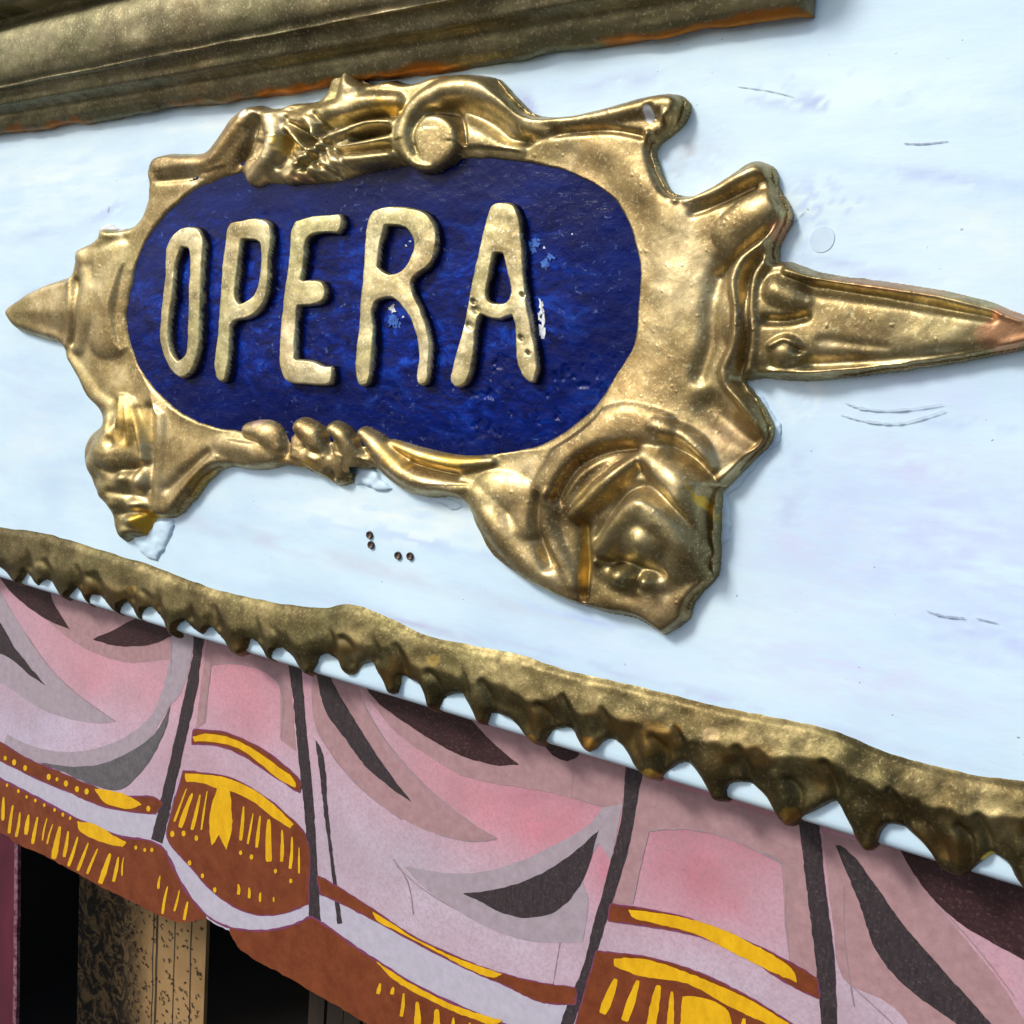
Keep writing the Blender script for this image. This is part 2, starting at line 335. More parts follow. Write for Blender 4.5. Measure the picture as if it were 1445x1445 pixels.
for x, y in [(521, 755), (523, 769), (561, 784), (578, 785)]:
    c = P(np.array(float(x)), np.array(float(y)), .0006); n = 16; vs = []; 
    for r, h in ((.0016, 0.), (.00150, .0007), (.0011, .0006), (.0010, -.0001), (.0003, .0001)):
        for k in range(n): vs.append((c[0]+r*math.cos(k*math.tau/n), c[1]+.0004-h, c[2]+r*math.sin(k*math.tau/n)))
    fs = [(r*n+k, r*n+(k+1) % n, (r+1)*n+(k+1) % n, (r+1)*n+k) for r in range(4) for k in range(n)]+[tuple(range(4*n, 5*n))]
    o = mesh('nail_hole', vs, fs, RIM, None, True); o.data.materials.append(RUST)
    for i, p_ in enumerate(o.data.polygons):
        if i >= 2*n: p_.material_index = 1
    par(o, board)
m = Mat('plug paint', .45); m.color(m.ramp(m.noise(300, 3), [(.3, (.47, .62, .78)), (.7, (.53, .68, .82))])); PLUG = m.m
c = P(np.array(1160.), np.array(338.), 0.); n = 40; r = .0037
vs = [(c[0]+r*math.cos(k*math.tau/n), -.00035, c[2]+r*math.sin(k*math.tau/n)) for k in range(n)]+[(c[0]+r*1.12*math.cos(k*math.tau/n), .0004, c[2]+r*1.12*math.sin(k*math.tau/n)) for k in range(n)]
par(mesh('filler_plug', vs, [tuple(range(n))]+[(k, n+k, n+(k+1) % n, (k+1) % n) for k in range(n)], PLUG), board)
def ribbon(pts, wd, h, n=8, jit=.35):
    """thin hand-drawn line; pts in pixels, wd half width px (may taper), h metres"""
    p = smooth(pts, n, False, 100) if len(pts) > 2 else np.linspace(pts[0], pts[1], n+1)
    t = np.gradient(p, axis=0); t /= np.linalg.norm(t, axis=1)[:, None]+1e-9; nn = np.stack([-t[:, 1], t[:, 0]], 1)
    s = np.linspace(0, 1, len(p)); ww = wd(s) if callable(wd) else np.full(len(p), wd)
    ww = ww*(1+rng.uniform(-jit, jit, len(p)))
    return np.concatenate([p+nn*ww[:, None], (p-nn*ww[:, None])[::-1]])
def poly_obj(name, polys, h, mat, parent=None, back=None, off=None):
    """flat painted shape(s) lying on the sheet h; back = thickness to extrude backwards"""
    bm = bmesh.new()
    for k_, p in enumerate(polys):
        w3 = P(p[:, 0], p[:, 1], h+k_*1.5e-6); vs = [bm.verts.new(tuple(v)) for v in w3]
        try: f = bm.faces.new(vs)
        except ValueError: continue
        bm.normal_update()
        if f.normal.y > 0: f.normal_flip()
        if back:
            bv = [bm.verts.new((v[0], v[1]+back, v[2])) for v in w3]
            for i in range(len(vs)):
                j = (i+1) % len(vs); bm.faces.new((vs[i], vs[j], bv[j], bv[i]))
    bmesh.ops.triangulate(bm, faces=[f for f in bm.faces if len(f.verts) > 4], ngon_method='EAR_CLIP')
    me = bpy.data.meshes.new(name); bm.to_mesh(me); bm.free(); me.materials.append(mat)
    o = bpy.data.objects.new(name, me); COL.objects.link(o)
    if parent: par(o, parent)
    return o
m = Mat('scuff', .7); m.color((.46, .58, .72)); SCUFF = m.m
m = Mat('dark scratch', .7); m.color((.32, .38, .52)); SCR = m.m
tp = lambda k: (lambda s: k*np.sin(np.pi*np.clip(s*.94+.03, 0, 1))**.7)
for pts, wd, mt in [([(1192, 568), (1215, 576), (1260, 579), (1330, 570)], 2.6, SCUFF), ([(1186, 585), (1220, 594), (1270, 597), (1335, 578)], 2.2, SCUFF),
                    ([(1275, 202), (1300, 203), (1338, 199)], 1.3, SCR), ([(1308, 862), (1330, 869), (1362, 872)], 2.0, SCR), ([(1376, 872), (1410, 880)], 1.5, SCR),
                    ([(1118, 318), (1128, 306), (1137, 298)], .9, SCR), ([(152, 300), (154, 292)], 1, SCR), ([(1040, 122), (1085, 128), (1120, 136)], 1.2, SCUFF)]:
    par(poly_obj('scratch', [ribbon(pts, tp(wd*.6), .00045, 10, .7)], .00045, mt), board)

# ---------------------------------------------------------------- cornice moulding
prof = [(192, -.5), (189, 3), (180, 6.0), (170, 7.6), (161, 8.5), (154, 11), (149, 13.5), (140, 15), (130, 16.5), (126, 17.6), (124, 19), (121, 19.2), (112, 21), (96, 22.6), (78, 23.2), (60, 23), (48, 21.5), (40, 18.5), (33, 16.8), (26, 18), (18, 22.5), (12, 26.5), (4, 29), (-8, 30.5), (-40, 32), (-120, 34), (-200, 34), (-230, 20), (-230, 0)]
pr = smooth([(a, b) for a, b in prof], 4, False, 120)
pv = np.array([P(np.array(0.), np.array(a), b*.001)[2] for a, b in pr]); pw_ = pr[:, 1]*.001
XE = float(P(np.array(1136.), np.array(20.), .008)[0]); us = np.arange(XL-.02, XE, .0016); us = np.r_[us, XE]
UU, KK = np.meshgrid(us, np.arange(len(pr))); VV = pv[KK]+0; WW = pw_[KK]+0
face_l = np.clip((192-pr[:, 0])/25, 0, 1)[KK]
VV = VV+fbm(UU, KK*.002, .022, 4, 3)*.0022*(1-.85*face_l)+fbm(UU*.4, KK*.01, .03, 2, 8)*.0006
WW = WW+fbm(UU*.5, VV, .010, 4)*.0009
endr = np.clip((XE-UU)/.006, 0, 1); WW = WW*(.15+.85*np.sqrt(1-(1-endr)**2)); WW = np.where(KK == 0, -.0006, WW)
Vc = np.stack([UU, -WW, VV], -1); R_, C_ = UU.shape; idx = np.arange(R_*C_).reshape(R_, C_)
q = np.stack([idx[:-1, :-1], idx[:-1, 1:], idx[1:, 1:], idx[1:, :-1]], -1).reshape(-1, 4)
me = bpy.data.meshes.new('cornice_moulding'); me.vertices.add(R_*C_); me.vertices.foreach_set('co', Vc.astype(np.float32).ravel())
me.loops.add(q.size); me.loops.foreach_set('vertex_index', q.astype(np.int32).ravel()); me.polygons.add(len(q))
me.polygons.foreach_set('loop_start', np.arange(0, q.size, 4, dtype=np.int32)); me.update(calc_edges=True); me.polygons.foreach_set('use_smooth', np.ones(len(q), bool))
ct = np.zeros((R_, C_, 4)); cpx, cpy = pix(UU, VV, -WW); low = pr[:, 0][KK]
a = (1-sstep(np.abs(low-188)+fbm(UU, VV, .01, 3, 5)*8, 3, 9))*sstep(fbm(UU*.5, VV, .02, 3, 2)+.45*np.exp(-((cpx-560)/260)**2), .02, .28)
ct[..., :3] = (.42, .15, .02); ct[..., 3] = np.clip(a, 0, .95)
a2 = sstep(fbm(UU*.25, VV*2, .006, 3, 4), .22, .42)*(1-sstep(np.abs(low-22), 5, 18))+ .8*sstep(fbm(UU*.25, VV*3, .004, 3, 6), .30, .48)*(1-sstep(np.abs(low-124), 2, 6))
ct[..., :3] = np.where((a2 > ct[..., 3])[..., None], np.array((.50, .45, .30)), ct[..., :3]); ct[..., 3] = np.maximum(ct[..., 3], np.clip(a2, 0, .9))
at = me.color_attributes.new('tint', 'FLOAT_COLOR', 'POINT'); at.data.foreach_set('color', ct.astype(np.float32).ravel())
me.materials.append(G_CORN); o = bpy.data.objects.new('cornice_moulding', me); COL.objects.link(o)
tag(o, 'dull bronze stepped moulding with worn edges running along the top of the white board', 'moulding')

# ---------------------------------------------------------------- gilded cartouche
OUT = [(2, 440), (12, 429), (88, 393), (97, 392), (100, 378), (102, 366), (104, 352), (119, 345), (137, 332), (138, 320), (155, 314), (172, 323), (187, 316), (201, 294), (206, 262), (204, 244), (214, 222), (242, 216), (287, 214),
       (308, 187), (325, 163), (342, 152), (367, 149), (394, 152), (415, 144), (453, 137), (464, 114), (474, 96), (497, 93), (511, 105), (521, 117), (556, 112), (577, 117), (611, 107), (646, 103), (674, 105), (708, 115), (729, 136), (750, 157), (764, 164),
       (804, 161), (849, 151), (894, 137), (935, 130), (963, 135), (975, 147), (972, 166), (956, 187), (928, 211), (930, 229), (939, 253), (954, 274), (973, 274), (994, 265), (1029, 243), (1060, 225), (1081, 230), (1096, 239), (1100, 263), (1119, 298), (1117, 319), (1103, 345), (1100, 370),
       (1115, 370), (1160, 385), (1224, 394), (1315, 407), (1390, 423), (1445, 445), (1540, 470), (1445, 492), (1390, 505), (1292, 521), (1202, 532), (1126, 538), (1081, 534), (1053, 538), (1081, 573), (1096, 607), (1089, 626), (1062, 653), (1032, 685), (1020, 692), (1021, 720), (1018, 762), (1013, 811),
       (981, 849), (974, 873), (936, 897), (918, 887), (897, 873), (856, 866), (808, 852), (766, 835), (728, 814), (693, 786), (669, 745), (659, 717), (645, 704), (608, 702), (574, 695), (546, 678), (525, 660), (504, 653), (499, 681), (477, 686), (462, 678), (449, 672), (428, 659), (415, 652), (394, 660), (359, 664), (318, 660), (297, 678), (269, 712), (248, 730), (221, 730),
       (219, 744), (212, 758), (191, 758), (176, 766), (162, 755), (151, 719), (138, 704), (122, 668), (115, 636), (126, 611), (140, 597), (137, 579), (122, 564), (111, 539), (93, 510), (88, 489), (55, 476), (20, 464)]
OVAL = [(180, 450), (184, 415), (194, 370), (212, 332), (240, 298), (275, 268), (325, 248), (400, 236), (470, 230), (550, 228), (625, 226), (690, 224), (750, 231), (797, 241), (831, 256), (863, 277), (883, 305), (895, 338), (904, 374), (902, 420), (894, 488), (872, 526), (835, 579), (792, 612), (758, 630), (692, 640), (626, 644), (583, 638), (500, 628), (410, 616), (334, 607), (295, 600), (252, 579), (216, 546), (191, 503)]
cart = empty('cartouche', (float(P(np.array(560.), np.array(450.))[0]), 0, float(P(np.array(560.), np.array(450.))[2])))
tag(cart, 'gilded plaster cartouche with scrolls around a blue oval lettered OPERA', 'cartouche')
S = Relief(-30, 1620, 60, 930, 1.7)
out = lift_outline(smooth(OUT, 3), 5.0); oval = np.stack(sh(*smooth(OVAL, 5).T, 4.6), 1)
do = sdf(S.X, S.Y, out); dp = sdf(S.X, S.Y, oval)      # outline inside +, oval inside +
T = 5.6+2.2*sstep(-dp, 5, 55)
do = do+fbm(S.X, S.Y, 26, 2)*2.0
S.H = rnd(do, 13, T)
S.kk = 1.9
# --- spikes
S.ridge([(8, 441, 2, 5), (40, 440, 6, 16), (75, 438, 9.5, 30), (98, 438, 11, 42)], pw=1.5)
S.ridge([(113, 360, 9, 10), (117, 400, 11.5, 12), (114, 450, 12, 13), (108, 492, 9.5, 10)])
S.ridge([(96, 392, 8, 6), (100, 440, 10, 7), (94, 486, 8, 6)]); S.groove([(104, 395, 2.5, 5, 9), (106, 440, 2.5, 5, 9), (99, 485, 2.5, 5, 9)])
S.ridge([(1075, 455, 10, 60), (1180, 455, 10, 52), (1300, 460, 9, 40), (1445, 468, 6, 22), (1530, 470, 3, 8)], pw=3.5)
S.ridge([(1108, 382, 11, 10), (1200, 399, 12, 11), (1320, 418, 10, 10), (1440, 450, 8, 9)]); S.ridge([(1085, 527, 10, 9), (1220, 524, 11, 9), (1330, 510, 9.5, 9), (1440, 490, 7, 8)])
S.groove([(1135, 405, 3.2, 11, 9), (1200, 413, 3.2, 13, 9), (1300, 430, 2.5, 10, 9), (1400, 448, 2, 8, 8)]); S.groove([(1140, 512, 1.4, 12, 9), (1250, 508, 1.4, 12, 9), (1400, 490, 1, 10, 8)])
S.ridge([(1092, 408, 13.5, 26), (1118, 420, 13, 22), (1138, 425, 10, 14)]); S.bump(1108, 498, 14, 30, 26); S.ridge([(1085, 488, 14, 8), (1105, 478, 14, 8), (1122, 486, 14, 8), (1128, 500, 13, 7)])
S.groove([(1080, 452, 4, 9, 10), (1110, 452, 4, 8, 10), (1138, 446, 3, 8, 9)]); S.groove([(1126, 493, 5, 7, 11), (1129, 495, 5, 7, 11)]); S.groove([(1160, 480, .9, 9, 9), (1250, 490, .9, 8, 9)])
# --- right-hand cresting
S.ridge([(1104, 305, 12, 15), (1078, 340, 13, 15), (1046, 366, 13, 14), (1033, 395, 13.5, 13), (1040, 440, 14, 14), (1035, 485, 13.5, 14), (1019, 528, 13, 14), (1042, 560, 13.5, 17), (1083, 603, 10, 15)], k=1.6)
S.ridge([(1108, 325, 10, 9), (1090, 355, 10.5, 9), (1066, 385, 11, 9), (1061, 430, 11, 9), (1064, 470, 11, 9), (1056, 525, 10, 9)])
S.groove([(1108, 315, 2.6, 6, 10), (1085, 345, 3, 6, 10), (1055, 378, 3.2, 7, 10), (1050, 430, 3.2, 7, 10), (1052, 480, 3.2, 7, 10), (1038, 530, 3, 7, 10)])
S.groove([(1018, 370, 2, 14, 8), (1002, 430, 3, 18, 8), (1000, 480, 3, 16, 8), (985, 530, 2, 16, 8)])
S.ridge([(968, 283, 8, 9), (1000, 272, 11, 11), (1035, 252, 12.5, 13), (1070, 238, 12, 13), (1088, 246, 10, 10)]); S.groove([(975, 300, 1.8, 7, 9), (1020, 283, 2.4, 7, 9), (1060, 262, 1.6, 7, 10)])
S.ridge([(1030, 330, 8, 26), (1062, 300, 12, 30), (1092, 285, 11, 22)], k=2.5); S.groove([(1010, 385, 2, 6, 9), (1040, 358, 3, 6, 10), (1080, 325, 3.4, 7, 11), (1105, 295, 2, 6, 10)])
S.groove([(1000, 575, 4, 26, 8), (1040, 610, 4.2, 24, 8), (1070, 630, 3, 16, 8)]); S.ridge([(1010, 680, 8, 9), (1050, 652, 8.5, 9), (1088, 615, 8.5, 9)])
S.ridge([(925, 600, 11, 14), (962, 615, 13, 16), (990, 640, 12.5, 15), (1005, 660, 10, 10)]); S.groove([(935, 625, 3, 7, 10), (975, 648, 4, 7, 10), (1012, 690, 4, 7, 9)])
# --- upper right ear
S.ridge([(750, 168, 9, 11), (800, 170, 10, 12), (850, 162, 10.5, 13), (900, 150, 11.5, 16), (945, 146, 12, 22), (955, 152, 12, 20)], k=1.0)
S.groove([(738, 196, 2.6, 6, 9), (800, 185, 2.8, 6, 9), (860, 182, 2.8, 6, 9), (905, 190, 2.2, 7, 9)]); S.ridge([(912, 188, 9.5, 8), (917, 215, 10, 8), (932, 250, 10, 8), (952, 280, 9, 8)])
S.groove([(915, 150, 2.4, 8, 11), (918, 162, 2.4, 8, 11)]); S.bump(942, 163, 13.5, 16, 12)
S.orn = True
# --- big scroll
S.ridge([(770, 185, 8, 14), (738, 170, 10, 20), (712, 143, 12, 25), (680, 125, 13.5, 25), (640, 120, 14, 23), (605, 130, 14.5, 21), (578, 152, 14.5, 19), (566, 184, 14.5, 17), (569, 212, 14, 16), (586, 230, 13.5, 12), (606, 234, 12.5, 8)], k=.8)
S.bump(606, 197, 12.5, 43, 41, 0, .4, 7); S.orn = False; S.ridge([(645, 190, 9.5, 32), (685, 198, 9, 28), (720, 208, 8, 20)], k=2); S.orn = True
S.groove([(583, 214, 2.2, 3, 14), (577, 190, 2.6, 4, 14), (583, 170, 2.6, 5, 14), (602, 154, 2.6, 6.5, 13)])
S.groove([(600, 155, 4.5, 6, 13), (626, 156, 4.5, 8, 13), (645, 175, 4.5, 7, 12), (649, 200, 4.5, 5, 12)])
S.groove([(628, 148, 3.2, 13, 12), (660, 160, 4.2, 16, 11), (692, 178, 4, 15, 10), (716, 195, 3.4, 11, 9), (738, 198, 3, 8, 9)])
# --- leaf cluster beside the scroll
S.ridge([(352, 238, 9, 20), (400, 232, 11, 28), (450, 224, 13, 32), (505, 208, 14, 32), (552, 192, 13.5, 40)], k=1.5)
S.ridge([(552, 140, 12, 16), (505, 142, 14, 20), (460, 158, 14, 22), (415, 168, 13, 22), (385, 172, 12, 18)], k=1); S.ridge([(487, 135, 13, 22), (488, 108, 13, 17), (490, 100, 10, 12)], k=.8)
S.ridge([(545, 170, 14, 9), (515, 172, 15, 10), (480, 185, 15, 12), (450, 200, 14, 12)], k=.6); S.ridge([(546, 194, 15, 9), (515, 200, 16, 9), (488, 205, 15, 8)], k=.6)
S.ridge([(544, 218, 15, 12), (510, 222, 16, 13), (470, 226, 15.5, 16), (435, 236, 14, 17), (402, 248, 11, 13)], k=.6); S.ridge([(465, 190, 15, 12), (440, 208, 16, 14), (415, 228, 15, 13)], k=.6)
S.groove([(540, 183, 4, 5, 13), (515, 187, 5, 7, 13), (495, 193, 3, 5, 13)]); S.groove([(542, 206, 3, 4, 14), (500, 212, 3, 4, 14), (465, 212, 3, 4, 14)]); S.groove([(530, 158, 2.5, 4, 13), (470, 172, 3, 5, 13), (430, 190, 3, 5, 13)])
S.ridge([(372, 160, 13, 17), (378, 190, 15.5, 18), (370, 222, 15, 18), (352, 248, 11, 16)], k=.7); S.ridge([(300, 222, 9, 11), (320, 192, 11, 13), (340, 166, 12, 14), (352, 158, 11, 12)], k=.8)
S.ridge([(335, 190, 9, 22), (310, 225, 8, 22), (290, 245, 7, 18)], k=1.5); S.groove([(356, 165, 3.5, 5, 11), (350, 195, 3.5, 6, 10), (335, 228, 2.5, 6, 9)]); S.groove([(398, 165, 3.5, 6, 12), (400, 200, 3.5, 6, 12), (390, 232, 4, 7, 12)])
S.ridge([(398, 178, 13, 9), (412, 192, 14, 9), (422, 208, 14, 8)], k=.5); S.ridge([(425, 160, 14, 8), (436, 178, 14.5, 8), (440, 190, 14, 7)], k=.5)
S.groove([(546, 184, 6, 5, 13), (520, 188, 6, 8, 13), (496, 194, 4, 6, 13)]); S.groove([(546, 207, 4, 4, 14), (505, 212, 4, 4, 14), (470, 214, 4, 4, 14)]); S.groove([(550, 160, 4, 4, 13), (515, 162, 4, 5, 13), (470, 176, 4, 5, 13)])
S.groove([(462, 198, 4, 5, 14), (440, 222, 4, 6, 13), (415, 248, 4, 6, 11)]); S.groove([(448, 232, 4, 5, 13), (470, 246, 3, 5, 11)]); S.groove([(405, 172, 4, 4, 13), (425, 185, 4, 4, 14), (436, 200, 3, 4, 14)]); S.groove([(400, 186, 3, 3.5, 13), (412, 204, 3, 3.5, 13)]); S.groove([(440, 160, 3, 4, 13), (452, 176, 3, 4, 14)])
for g_ in [((398, 214), (436, 252)), ((414, 204), (454, 246)), ((432, 200), (472, 240)), ((452, 198), (490, 236))]: S.groove([(*g_[0], 2.4, 4, 13), ((g_[0][0]+g_[1][0])/2+4, (g_[0][1]+g_[1][1])/2-3, 2.4, 4, 13), (*g_[1], 2.4, 4, 12)])
S.bump(425, 245, 13, 12, 10); S.bump(392, 212, 14, 9, 12)
S.orn = False
# --- upper left lip and left flank
S.ridge([(218, 236, 8, 11), (250, 231, 9, 12), (285, 228, 9, 11), (305, 218, 9, 10)], k=.8); S.groove([(222, 254, 2.2, 6, 8), (260, 250, 2.4, 6, 8), (300, 246, 2, 6, 8)])
S.bump(152, 328, 9.5, 16, 12); S.bump(120, 362, 10, 17, 18); S.groove([(170, 338, 1.8, 7, 8), (140, 350, 2.2, 7, 8)]); S.ridge([(150, 350, 8.5, 26), (150, 420, 9, 30), (150, 480, 8.5, 26)], k=2.5)
S.ridge([(97, 505, 8, 10), (115, 535, 9, 14), (132, 560, 9, 14), (150, 572, 9, 13)], k=1)
# --- lower left mask
S.ridge([(215, 560, 9, 9), (222, 600, 10, 10), (220, 660, 10, 10), (217, 722, 9, 9)], k=.8); S.groove([(203, 575, 3.2, 7, 10), (208, 630, 3.2, 6, 10), (206, 690, 2.5, 5, 10)])
S.bump(150, 640, 17, 38, 44, 10, 1); S.bump(160, 690, 14, 34, 34, 0, 1.2); S.ridge([(152, 572, 9, 10), (147, 600, 13, 12), (143, 625, 15, 12)], k=.8)
for a, b in [((163, 560), (158, 612)), ((170, 560), (176, 625)), ((178, 565), (192, 650)), ((166, 560), (166, 618))]: S.ridge([(*a, 11, 5), ((a[0]+b[0])/2, (a[1]+b[1])/2, 14.5, 6), (*b, 14, 5)], k=.4)
S.groove([(152, 620, 4, 6, 14), (156, 628, 4, 6, 14)]); S.groove([(135, 660, 2.5, 6, 15), (160, 668, 3.5, 6, 14), (185, 660, 3, 6, 13)]); S.bump(170, 676, 17, 12, 14); S.bump(193, 680, 15, 11, 20); S.groove([(150, 694, 3, 5, 14), (175, 698, 4, 6, 14)])
S.bump(186, 712, 15, 16, 10); S.bump(158, 712, 13.5, 12, 12); S.bump(184, 735, 14, 17, 11); S.bump(178, 752, 11, 15, 10); S.bump(142, 700, 11, 8, 9); S.groove([(160, 725, 2.5, 5, 13), (195, 724, 3, 5, 13)]); S.bump(128, 655, 12, 12, 20)
S.ridge([(300, 645, 8, 14), (275, 680, 10, 19), (245, 712, 9, 17)], k=1); S.groove([(290, 640, 2.2, 8, 8), (262, 665, 2.4, 9, 8), (235, 690, 2.2, 8, 8)]); S.ridge([(310, 628, 8, 15), (340, 632, 9, 17), (360, 640, 9, 18)], k=1.2)
S.orn = True
# --- beads and twisted rope along the lower edge
S.ridge([(335, 630, 7.5, 24), (380, 635, 8, 28), (440, 640, 8, 34), (500, 640, 7.5, 26)], k=1.5)
S.ridge([(345, 607, 10, 14), (366, 612, 12, 22), (385, 630, 10.5, 20)], k=.5); S.ridge([(418, 603, 12, 17), (432, 615, 13, 20), (440, 645, 11, 20), (450, 662, 8, 14)], k=.5)
S.ridge([(464, 606, 12, 15), (478, 618, 12.5, 16), (490, 645, 10, 18), (488, 672, 7, 13)], k=.5); S.ridge([(507, 612, 11, 13), (522, 628, 13, 17), (545, 655, 13.5, 19), (580, 678, 13, 18), (630, 688, 11, 16), (665, 690, 9, 14)], k=.5)
S.ridge([(550, 626, 8.5, 9), (590, 644, 10.5, 14), (640, 655, 10, 15), (690, 652, 8, 12)], k=.6); S.groove([(398, 610, 4, 6, 10), (402, 640, 3, 7, 9)]); S.groove([(452, 608, 3.5, 5, 11), (462, 640, 2.5, 6, 10)]); S.groove([(495, 612, 3.5, 5, 10), (508, 640, 3, 6, 10)])
S.groove([(463, 668, 6, 6, 8), (467, 676, 6, 6, 7)]); S.groove([(425, 632, 3, 6, 10), (445, 640, 3, 7, 10)]); S.groove([(575, 655, 2.6, 5, 10), (640, 670, 2.4, 5, 9)])
# --- rosette at lower right
S.ridge([(668, 700, 10, 16), (690, 735, 12.5, 24), (720, 775, 12.5, 26), (765, 812, 11, 22), (810, 838, 8, 16)], k=1.2); S.ridge([(690, 690, 9, 26), (735, 705, 9, 28), (740, 745, 10, 20)], k=2)
S.orn = False; S.ridge([(772, 700, 12, 14), (768, 740, 12, 14), (785, 785, 11, 14), (808, 825, 9, 12)], k=1.6); S.ridge([(775, 690, 9.5, 26), (820, 632, 10, 34), (880, 602, 10, 34), (930, 606, 10, 26)], k=3.5)
S.groove([(756, 700, 3.5, 7, 11), (752, 745, 3.5, 8, 11), (772, 800, 3, 8, 10)]); S.groove([(782, 705, 5, 10, 11), (808, 662, 6, 12, 11), (850, 638, 6, 13, 11), (890, 632, 4, 10, 11)])
S.kk = 1.0
S.bump(905, 750, 14, 95, 95, 20, 3, 2.2); S.ridge([(803, 728, 17, 15), (828, 702, 20, 20), (862, 672, 20, 19), (890, 650, 16, 13)], k=1.5)
S.bump(930, 745, 18, 88, 80, 20, 3, 2.2); S.ridge([(905, 645, 15, 20), (942, 680, 22, 34), (972, 722, 23, 36), (995, 765, 18, 26)], k=2.2); S.ridge([(842, 775, 20, 22), (868, 738, 25, 28), (893, 718, 27, 30), (925, 738, 26, 34), (965, 775, 22, 30), (1000, 802, 15, 18)], k=2.0); S.bump(905, 762, 24, 44, 34, 20, 2.5)
S.groove([(832, 762, 3, 9, 19), (858, 722, 4, 9, 20), (890, 690, 4, 10, 20), (930, 706, 3.5, 10, 22), (968, 748, 2.5, 10, 22), (995, 785, 2, 8, 18)]); S.groove([(813, 740, 7, 8, 14), (815, 790, 7, 8, 13), (820, 845, 5, 6, 9)])
S.groove([(850, 795, 7, 13, 16), (890, 803, 7, 15, 16), (928, 812, 5, 11, 15)]); S.bump(873, 815, 17.5, 23, 21, 0, 1.5); S.bump(908, 822, 16, 15, 15, 0, 1.5); S.bump(838, 793, 15, 9, 9)
S.groove([(892, 815, 3, 5, 14), (893, 832, 3, 5, 13)]); S.ridge([(860, 850, 6, 22), (920, 865, 6, 28), (965, 845, 8, 26)], k=3)
# --- hand-modelled unevenness
wr = np.exp(-(((S.X-445)/88)**2+((S.Y-180)/60)**2)**3)+.4*np.exp(-(((S.X-175)/60)**2+((S.Y-670)/95)**2)**2)
for a_, z_ in [((160, 562), (152, 606)), ((168, 560), (172, 622)), ((176, 566), (188, 640)), ((184, 575), (198, 655))]: S.groove([(*a_, 2.2, 3.5, 12), ((a_[0]+z_[0])/2, (a_[1]+z_[1])/2, 2.2, 4, 14), (*z_, 2.2, 3.5, 14)])
cap = np.minimum(.3+1.1*do, 26*np.sqrt(1-(1-np.clip(do/62, 0, 1))**2)); S.H = np.where(do > 0, 0.5*(S.H+cap-np.sqrt((S.H-cap)**2+6*sstep(do, 0, 12)*sstep(S.H, 9, 14))), S.H)
ro = np.exp(-(((S.X-920)/115)**2+((S.Y-755)/105)**2)**2); S.H += ro*(fbm(S.X, S.Y, 46, 2, 51)*2.2+fbm(S.X, S.Y, 17, 2, 61)*.7-np.abs(fbm(S.X, S.Y, 30, 2, 33))*1.2)
Hb = blur(S.H, 14); ms = np.maximum(.75*ro, .5*np.exp(-(((S.X-175)/60)**2+((S.Y-670)/105)**2)**2)); S.H = S.H*(1-ms)+Hb*ms
S.H = blur(S.H, 3)+fbm(S.X, S.Y, 60, 2, 71)*1.0*sstep(do, 2, 20)+fbm(S.X, S.Y, 40, 2, 3)*.5*sstep(do, 2, 20)+fbm(S.X, S.Y, 15, 2, 9)*.14+fbm(S.X, S.Y, 6.5, 2, 19)*.03+wr*(fbm(S.X*.45+S.Y*.25, S.Y-S.X*.3, 13, 2, 21)*1.5-np.abs(fbm(S.X, S.Y, 26, 2, 12))*.7)
S.H += np.clip(fbm(S.X, S.Y, 7, 2, 30)-.52, 0, 1)*2.2
# close on the board outside, dive under the blue panel inside
S.H = np.where(do < 0, np.minimum(S.H, do*.9), S.H)
lip = rnd(-dp+fbm(S.X, S.Y, 16, 3, 40)*1.6, 40, 4.0)
O = blur(S.O, 2)+fbm(S.X, S.Y, 13, 2, 9)*.25+wr*(fbm(S.X*.45+S.Y*.25, S.Y-S.X*.3, 13, 2, 21)*1.5-np.abs(fbm(S.X, S.Y, 26, 2, 12))*.7)
lowr = np.where(dp > -40, np.minimum(S.H, 4.3+lip+np.clip(-dp-12, 0, 99)*.45), S.H)
S.H = np.where(dp > -40, np.maximum(lowr, O), S.H)
keep = (do > -5) & ((dp < 9) | (O > 3.0))
W_ = (.78, .80, .83); CU = (.62, .30, .17); YG = (.80, .50, .05); DK = (.10, .055, .018)
for a in [(492, 97, 16, 6, W_, 1, 11), (340, 158, 7, 9, W_, 1, 11), (912, 158, 6, 10, W_, 1, 11), (150, 318, 18, 8, W_, .9, 7), (203, 252, 8, 13, W_, .9, 3), (1100, 325, 20, 14, CU, .7, 10, 14, -40), (1425, 468, 45, 40, CU, .75, 7),
          (1250, 402, 110, 10, CU, .45, 10, 14, 8), (200, 740, 20, 22, YG, .9, 11), (1000, 712, 6, 26, YG, .8, 8, 9, -25), (822, 785, 7, 50, (.72, .48, .10), .7, 8), (830, 700, 30, 22, (.70, .48, .12), .3, 18, 14, -35), (620, 650, 60, 12, YG, .5, 9), (560, 645, 30, 20, YG, .35, 11, 14, 40), (395, 205, 14, 18, YG, .6, 13), (545, 150, 22, 12, YG, .5, 13), (435, 655, 16, 10, YG, .4, 9),
          (920, 865, 80, 30, DK, .55, 9), (1040, 620, 55, 34, (.20, .11, .045), .55, 8, 14, 40), (425, 252, 22, 8, (.72, .45, .22), .8, 9), (360, 592, 14, 8, (.75, .55, .42), .8, 9), (275, 690, 18, 30, YG, .3, 9, 14, 40), (180, 600, 26, 40, YG, .3, 12), (655, 712, 8, 8, (.35, .12, .04), .8, 1)]: S.paint(*a)
